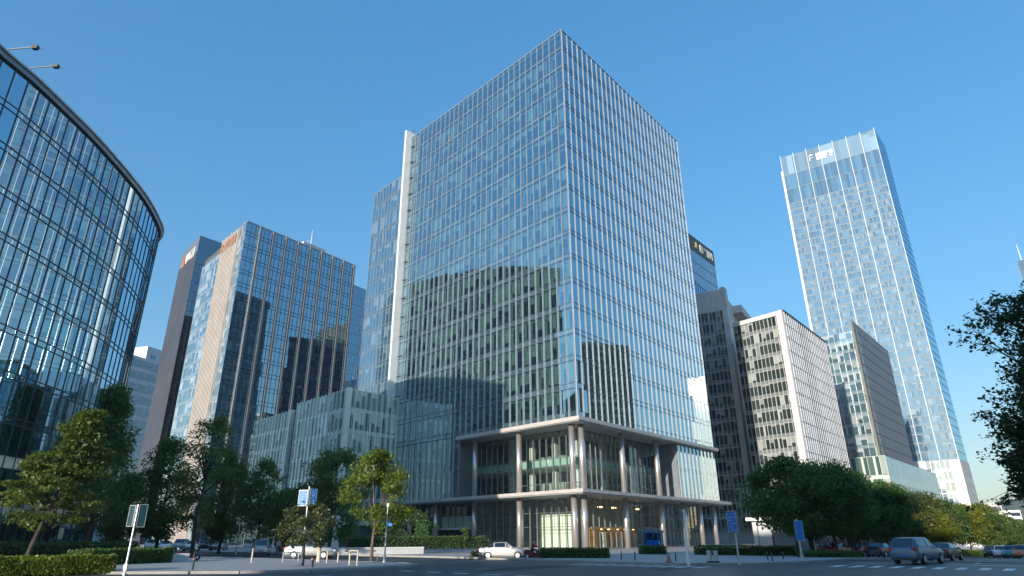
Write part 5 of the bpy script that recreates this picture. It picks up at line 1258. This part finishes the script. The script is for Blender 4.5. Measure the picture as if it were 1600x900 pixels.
# ------------------------------------------------------------------ people
def skin_body(name, joints, edges, mat, parent, sub=2):
    me = bpy.data.meshes.new(name); me.from_pydata([j[:3] for j in joints], edges, []); o = bpy.data.objects.new(name, me); col.objects.link(o); o.parent = parent
    sk = o.modifiers.new('skin', 'SKIN'); sk.use_smooth_shade = True
    for i, j in enumerate(joints): me.skin_vertices[0].data[i].radius = (j[3], j[4] if len(j) > 4 else j[3])
    me.skin_vertices[0].data[0].use_root = True
    ss = o.modifiers.new('sub', 'SUBSURF'); ss.levels = ss.render_levels = sub; me.materials.append(mat); return o
M['skin'] = solid('skin', (.5, .32, .24), .6, 0, .05); M['hair'] = solid('hair', (.02, .016, .014), .6, 0, .1); M['shirt_red'] = solid('red_jacket', (.4, .03, .03), .8, 0, .1); M['shirt_pink'] = solid('pale_pink_shirt', (.55, .38, .36), .8, 0, .1); M['trouser'] = solid('dark_trousers', (.03, .032, .04), .8, 0, .1); M['shoe'] = solid('shoes', (.02, .02, .02), .6)
def person(loc, rz, label, shirt, ride=False):
    root = thing('person', loc, label, 'person', rz=rz); ORG[root] = Vector((0, 0, 0))
    if not ride:
        J = [(0, 0, .95, .13, .11), (0, 0, 1.15, .13, .1), (0, 0, 1.38, .15, .1), (0, 0, 1.5, .055), (.01, 0, 1.62, .085, .1), (.01, 0, 1.7, .075, .09),
             (0, .18, 1.42, .055), (-.03, .23, 1.13, .042), (.08, .23, .9, .034), (.1, .22, .8, .03), (0, -.18, 1.42, .055), (.06, -.23, 1.13, .042), (.16, -.22, .92, .034), (.2, -.21, .83, .03),
             (0, .09, .88, .085), (.1, .09, .5, .06), (-.02, .09, .09, .042), (.12, .09, .04, .035), (0, -.09, .88, .085), (-.08, -.09, .5, .06), (-.3, -.09, .12, .042), (-.18, -.09, .05, .035)]
    else:
        J = [(-.15, 0, .85, .13, .12), (-.08, 0, 1.05, .13, .1), (.02, 0, 1.27, .15, .1), (.06, 0, 1.38, .055), (.1, 0, 1.49, .085, .1), (.1, 0, 1.57, .075, .09),
             (.02, .18, 1.3, .055), (.18, .25, 1.08, .042), (.44, .22, 1.0, .034), (.52, .2, 1.0, .03), (.02, -.18, 1.3, .055), (.18, -.25, 1.08, .042), (.44, -.22, 1.0, .034), (.52, -.2, 1.0, .03),
             (-.1, .1, .82, .085), (.32, .14, .78, .062), (.28, .13, .36, .042), (.42, .13, .31, .035), (-.1, -.1, .82, .085), (.32, -.14, .78, .062), (.28, -.13, .36, .042), (.42, -.13, .31, .035)]
    E_ = [(0, 1), (1, 2), (2, 3), (3, 4), (4, 5), (2, 6), (6, 7), (7, 8), (8, 9), (2, 10), (10, 11), (11, 12), (12, 13), (0, 14), (14, 15), (15, 16), (16, 17), (0, 18), (18, 19), (19, 20), (20, 21)]
    # fingers: five short chains per hand
    for w, s in ((9, 1), (13, -1)):
        x, y, z = J[w][:3]
        for k in range(5):
            i0 = len(J); dy = (k - 1.8) * .02 * s
            if k == 0: J.append((x + .04, y - .03 * s, z - .02, .009)); J.append((x + .06, y - .035 * s, z - .05, .008))
            else: J.append((x + .015 + .0 * k, y + dy, z - .06, .009)); J.append((x + .025, y + dy, z - .1 - .008 * (2.5 - abs(k - 2.5)), .007))
            E_ += [(w, i0), (i0, i0 + 1)]
    skin_body('body', J, E_, M['skin'], root)
    def sel(idx, g): return [(J[i][0], J[i][1], J[i][2]) + tuple(r_ * g + .012 for r_ in J[i][3:]) for i in idx]
    skin_body('jacket', sel([0, 1, 2, 6, 7, 8, 10, 11, 12], 1.08), [(0, 1), (1, 2), (2, 3), (3, 4), (4, 5), (2, 6), (6, 7), (7, 8)], shirt, root)
    skin_body('trousers', sel([0, 14, 15, 16, 18, 19, 20], 1.1), [(0, 1), (1, 2), (2, 3), (0, 4), (4, 5), (5, 6)], M['trouser'], root)
    for i, j in ((16, 17), (20, 21)): skin_body('shoe', [(J[i][0], J[i][1], J[i][2] - .02, .052), (J[j][0], J[j][1], J[j][2] - .005, .042)], [(0, 1)], M['shoe'], root)
    h = J[5]; m_ = bpy.data.meshes.new('hair'); bm = bmesh.new(); bmesh.ops.create_uvsphere(bm, u_segments=16, v_segments=10, radius=.115)
    for v in bm.verts: v.co.z = v.co.z * .85 + h[2] + .0; v.co.x = v.co.x * .95 + h[0] - .03; v.co.y = v.co.y * .85
    bm.to_mesh(m_); bm.free(); m_.materials.append(M['hair']); ho = bpy.data.objects.new('hair', m_); col.objects.link(ho); ho.parent = root
    f = MB(); hz = J[4][2]; hx = J[4][0] + .095
    for s in (-1, 1): f.box((hx - .005, s * .033, hz + .045), (.012, .022, .012))
    f.build('eye', M['hair'], root); f = MB(); f.box((hx + .008, 0, hz + .01), (.03, .022, .04)); f.build('nose', M['skin'], root)
    f = MB(); f.box((hx - .004, 0, hz - .035), (.012, .05, .012)); f.build('mouth', M['sign_warm'], root)
    for s in (-1, 1): f = MB(); f.box((J[4][0] + .01, s * .098, hz + .03), (.04, .016, .06)); f.build('ear', M['skin'], root)
    return root
q = base(437, 84); person((q.x, q.y, .02), R(-60), 'person in a pale pink shirt walking beside the silver car', M['shirt_pink'])
q = base(833, 60.5); rzz = at_rz(96); person((q.x, q.y, .0), rzz, 'person in a red jacket riding the scooter before the main tower', M['shirt_red'], True)
def scooter(loc, rz, label, mat):
    root = thing('motor_scooter', loc, label, 'scooter', rz=rz); ORG[root] = Vector((0, 0, 0))
    for x in (-.55, .68):
        m_ = MB(); m_.tube([(x, -.06, .26), (x, -.045, .26), (x, .045, .26), (x, .06, .26)], [.22, .26, .26, .22], 18); w = m_.build('wheel', M['blk'], root); m_ = MB(); m_.tube([(x, -.07, .26), (x, .07, .26)], .13, 12); m_.build('rim', M['galv'], w)
    m_ = MB(); m_.hexa([(-.85, -.12, .5), (-.1, -.16, .3), (-.1, .16, .3), (-.85, .12, .5), (-.8, -.14, .72), (0, -.15, .66), (0, .15, .66), (-.8, .14, .72)]); m_.hexa([(-.1, -.16, .24), (.5, -.15, .24), (.5, .15, .24), (-.1, .16, .24), (-.1, -.15, .31), (.5, -.14, .31), (.5, .14, .31), (-.1, .15, .31)]); m_.hexa([(.46, -.17, .28), (.58, -.15, .28), (.58, .15, .28), (.46, .17, .28), (.42, -.14, .92), (.5, -.1, .92), (.5, .1, .92), (.42, .14, .92)]); m_.build('body', mat, root)
    m_ = MB(); m_.hexa([(-.72, -.13, .7), (0, -.12, .66), (0, .12, .66), (-.72, .13, .7), (-.7, -.11, .79), (-.02, -.1, .74), (-.02, .1, .74), (-.7, .11, .79)]); m_.build('seat', M['blk'], root)
    m_ = MB(); m_.tube([(.68, 0, .26), (.48, 0, .95)], .035, 8); m_.tube([(.5, -.3, 1.0), (.48, 0, .97), (.5, .3, 1.0)], .02, 8); m_.build('handlebar', M['galv'], root)
    m_ = MB(); m_.box((.56, 0, .9), (.08, .16, .12)); m_.build('headlight', M['lamp_clear'], root); m_ = MB(); m_.box((-.86, 0, .62), (.05, .16, .07)); m_.build('tail_light', M['lamp_red'], root)
scooter((q.x, q.y, 0), rzz, 'dark red motor scooter ridden along the kerb before the main tower', PT['red'])
for px, D_, lab in ((271, 66, 'dark electric scooter parked left of the white planter box'), (299, 62, 'dark electric scooter parked right of the white planter box')):
    q = base(px, D_); scooter((q.x, q.y, .13), R(100 + px), lab, PT['black'])

# ------------------------------------------------------------------ far end of the street and the hills
def far_blocks():
    for px0, px1, D_, top, mat, lab in ((1534, 1550, 420, 800, 'far_white', 'far white block with red trim beside the tallest tower'), (1546, 1578, 520, 789, 'far_white', 'broad far white building down the street'), (1574, 1606, 600, 799, 'far_white', 'far white building by the right edge, below the hills'), (1554, 1590, 400, 808, 'brick_red', 'far red-fronted low building at the end of the tree row'), (1590, 1640, 430, 818, 'stone', 'far grey low building at the right edge')):
        a = atd(px0, 840, D_); c = atd(px1, 840, D_); h = atd(px0, top, D_).z; d = (c - a).xy.normalized(); n_ = Vector((d.y, -d.x)); n_ = n_ if n_.dot(a.xy) < 0 else -n_
        root = thing('far_building', (a.x, a.y, -4), lab, 'building'); m_ = MB(); m_.beam(a.xy, c.xy, n_, -30, 0, -4, h); m_.build('wall', M[mat], root)
        nf = max(2, int((h + 4) / 4)); fh = (h + 4) / nf; A, B = orient(a.xy, c.xy, n_)
        for k in range(nf): w = MB(); pane_row(w, A + d * .5 * (1 if A is a.xy else 1), B - d * .5, -4 + k * fh + 1.1, -4 + k * fh + fh - .9, 9, n_, .05, .002); w.build('ribbon_window', M['band_win'], root)
        m_ = MB(); m_.beam(a.xy, c.xy, n_, -30, .3, h, h + .8); m_.build('roof', M['brick_red'] if mat == 'far_white' and D_ == 420 else M['far_white'], root)
far_blocks()
def hills():
    vs, fs = [], []; NX, NY = 120, 10
    for j in range(NY + 1):
        for i in range(NX + 1):
            yaw_ = R(18 + 62 * i / NX); D_ = 1500 + 900 * j / NY; prof = math.sin(math.pi * min(1, j / 6)) if j < 6 else math.sin(math.pi * 1)
            t = j / NY; rise = math.sin(math.pi * t) ** 1.2; hh = .65 * (130 + 95 * noise.noise(Vector((i * .09, 1.7, 0))) + 45 * noise.noise(Vector((i * .31, j * .4, 4))) + 12 * noise.noise(Vector((i * .9, j * .9, 9))))
            vs.append((math.sin(yaw_) * D_, math.cos(yaw_) * D_, -6 + max(0, hh) * rise))
    for j in range(NY):
        for i in range(NX): a = j * (NX + 1) + i; fs.append((a, a + 1, a + NX + 2, a + NX + 1))
    me = bpy.data.meshes.new('hills'); me.from_pydata(vs, [], fs); me.polygons.foreach_set('use_smooth', [True] * len(fs)); me.materials.append(M['hill']); o = bpy.data.objects.new('hills', me); col.objects.link(o); o['kind'] = 'structure'
hills()

# ------------------------------------------------------------------ covers and patches in the road
def cover(px, py, label):
    p = onz(px, py, 0); root = thing('manhole_cover', (p.x, p.y, .004), label, 'manhole cover', 'road covers'); ORG[root] = Vector((0, 0, 0))
    m_ = MB(); m_.tube([(0, 0, -.05), (0, 0, .006)], .36, 24); m_.build('cover', M['dark'], root); m_ = MB()
    for k in range(24): a, c = 2 * math.pi * k / 24, 2 * math.pi * (k + 1) / 24; m_.face([(math.cos(a) * .37, math.sin(a) * .37, .005), (math.cos(a) * .5, math.sin(a) * .5, .005), (math.cos(c) * .5, math.sin(c) * .5, .005), (math.cos(c) * .37, math.sin(c) * .37, .005)][::-1])
    m_.build('surround', M['kerb'], root)
cover(720, 893, 'round iron cover in the road below the pale saloon car'); cover(1010, 891, 'round iron cover in the road before the kerb bed'); cover(1180, 893, 'round iron cover in the road nearest the lettered blue sign')
M['patch'] = solid('asphalt_patch', (.028, .029, .031), .7, 0, .2, 2); M['patch_pale'] = solid('pale_asphalt', (.1, .1, .1), .7, 0, .25, 1.5)  # a darker and a paler asphalt tone for strips on the road
def patch(name, quad_, mat, dz):
    m_ = MB(); n_ = 10; a, b2, c, d = [uv(*q) for q in quad_]
    for i in range(n_):
        t0, t1 = i / n_, (i + 1) / n_; q = [a.lerp(b2, t0), a.lerp(b2, t1), d.lerp(c, t1), d.lerp(c, t0)]; q = q[::-1]
        m_.face([(p.x, p.y, zg(p.x, p.y) + dz) for p in q])
    o = m_.build(name, mat); o['kind'] = 'structure'
    if o.data.polygons[0].normal.z < 0: o.data.flip_normals()
patch('road_patch', [(30, -29), (38, -28.6), (38, -25.6), (30, -26)], M['patch'], .0025)
patch('road_patch', [(36, -20), (43, -20), (43, -18.4), (36, -18.4)], M['patch'], .0027)
patch('road_patch', [(28, -14), (58, -8.2), (58, -7.2), (28, -12.8)], M['patch_pale'], .0029)
patch('road_patch', [(24, -27), (41.5, -33), (41.5, -31.4), (24, -25)], M['patch_pale'], .0031)

# ------------------------------------------------------------------ the air
def haze():
    m_ = MB(); m_.box((0, 0, 161), (5600, 5600, 338)); m = NT('haze'); v = m.n('ShaderNodeVolumePrincipled'); v.inputs['Color'].default_value = (.92, .96, 1, 1); v.inputs['Density'].default_value = .00008; v.inputs['Anisotropy'].default_value = 0; scene.cycles.volume_bounces = 2
    m.t.links.new(v.outputs[0], m.out.inputs['Volume']); o = m_.build('haze', m.m); o['kind'] = 'stuff'
haze()

M['tar'] = solid('tar_seam', (.016, .016, .017), .5, 0, .2, 3)
rg2 = random.Random(4)
def seam(u0, v0, u1, v1, w=.05):
    n_ = 14; m_ = MB(); pts = []
    for i in range(n_ + 1):
        t = i / n_; pts.append(uv(u0 + (u1 - u0) * t + rg2.uniform(-.12, .12), v0 + (v1 - v0) * t + rg2.uniform(-.12, .12)))
    for a, c in zip(pts, pts[1:]):
        d = (c - a).normalized(); q = Vector((-d.y, d.x)) * w
        m_.face([(p.x, p.y, zg(p.x, p.y) + .0045) for p in (a - q, c - q, c + q, a + q)])
    o = m_.build('road_seam', M['tar']); o['kind'] = 'structure'
    if o.data.polygons[0].normal.z < 0: o.data.flip_normals()
seam(24, -31, 44, -16); seam(31, -22, 62, -7.6); seam(30, -33, 33, -12); seam(38, -30, 40, -8); seam(44, -15, 47, 2, .04); seam(52, -8.6, 110, -7.4, .06)
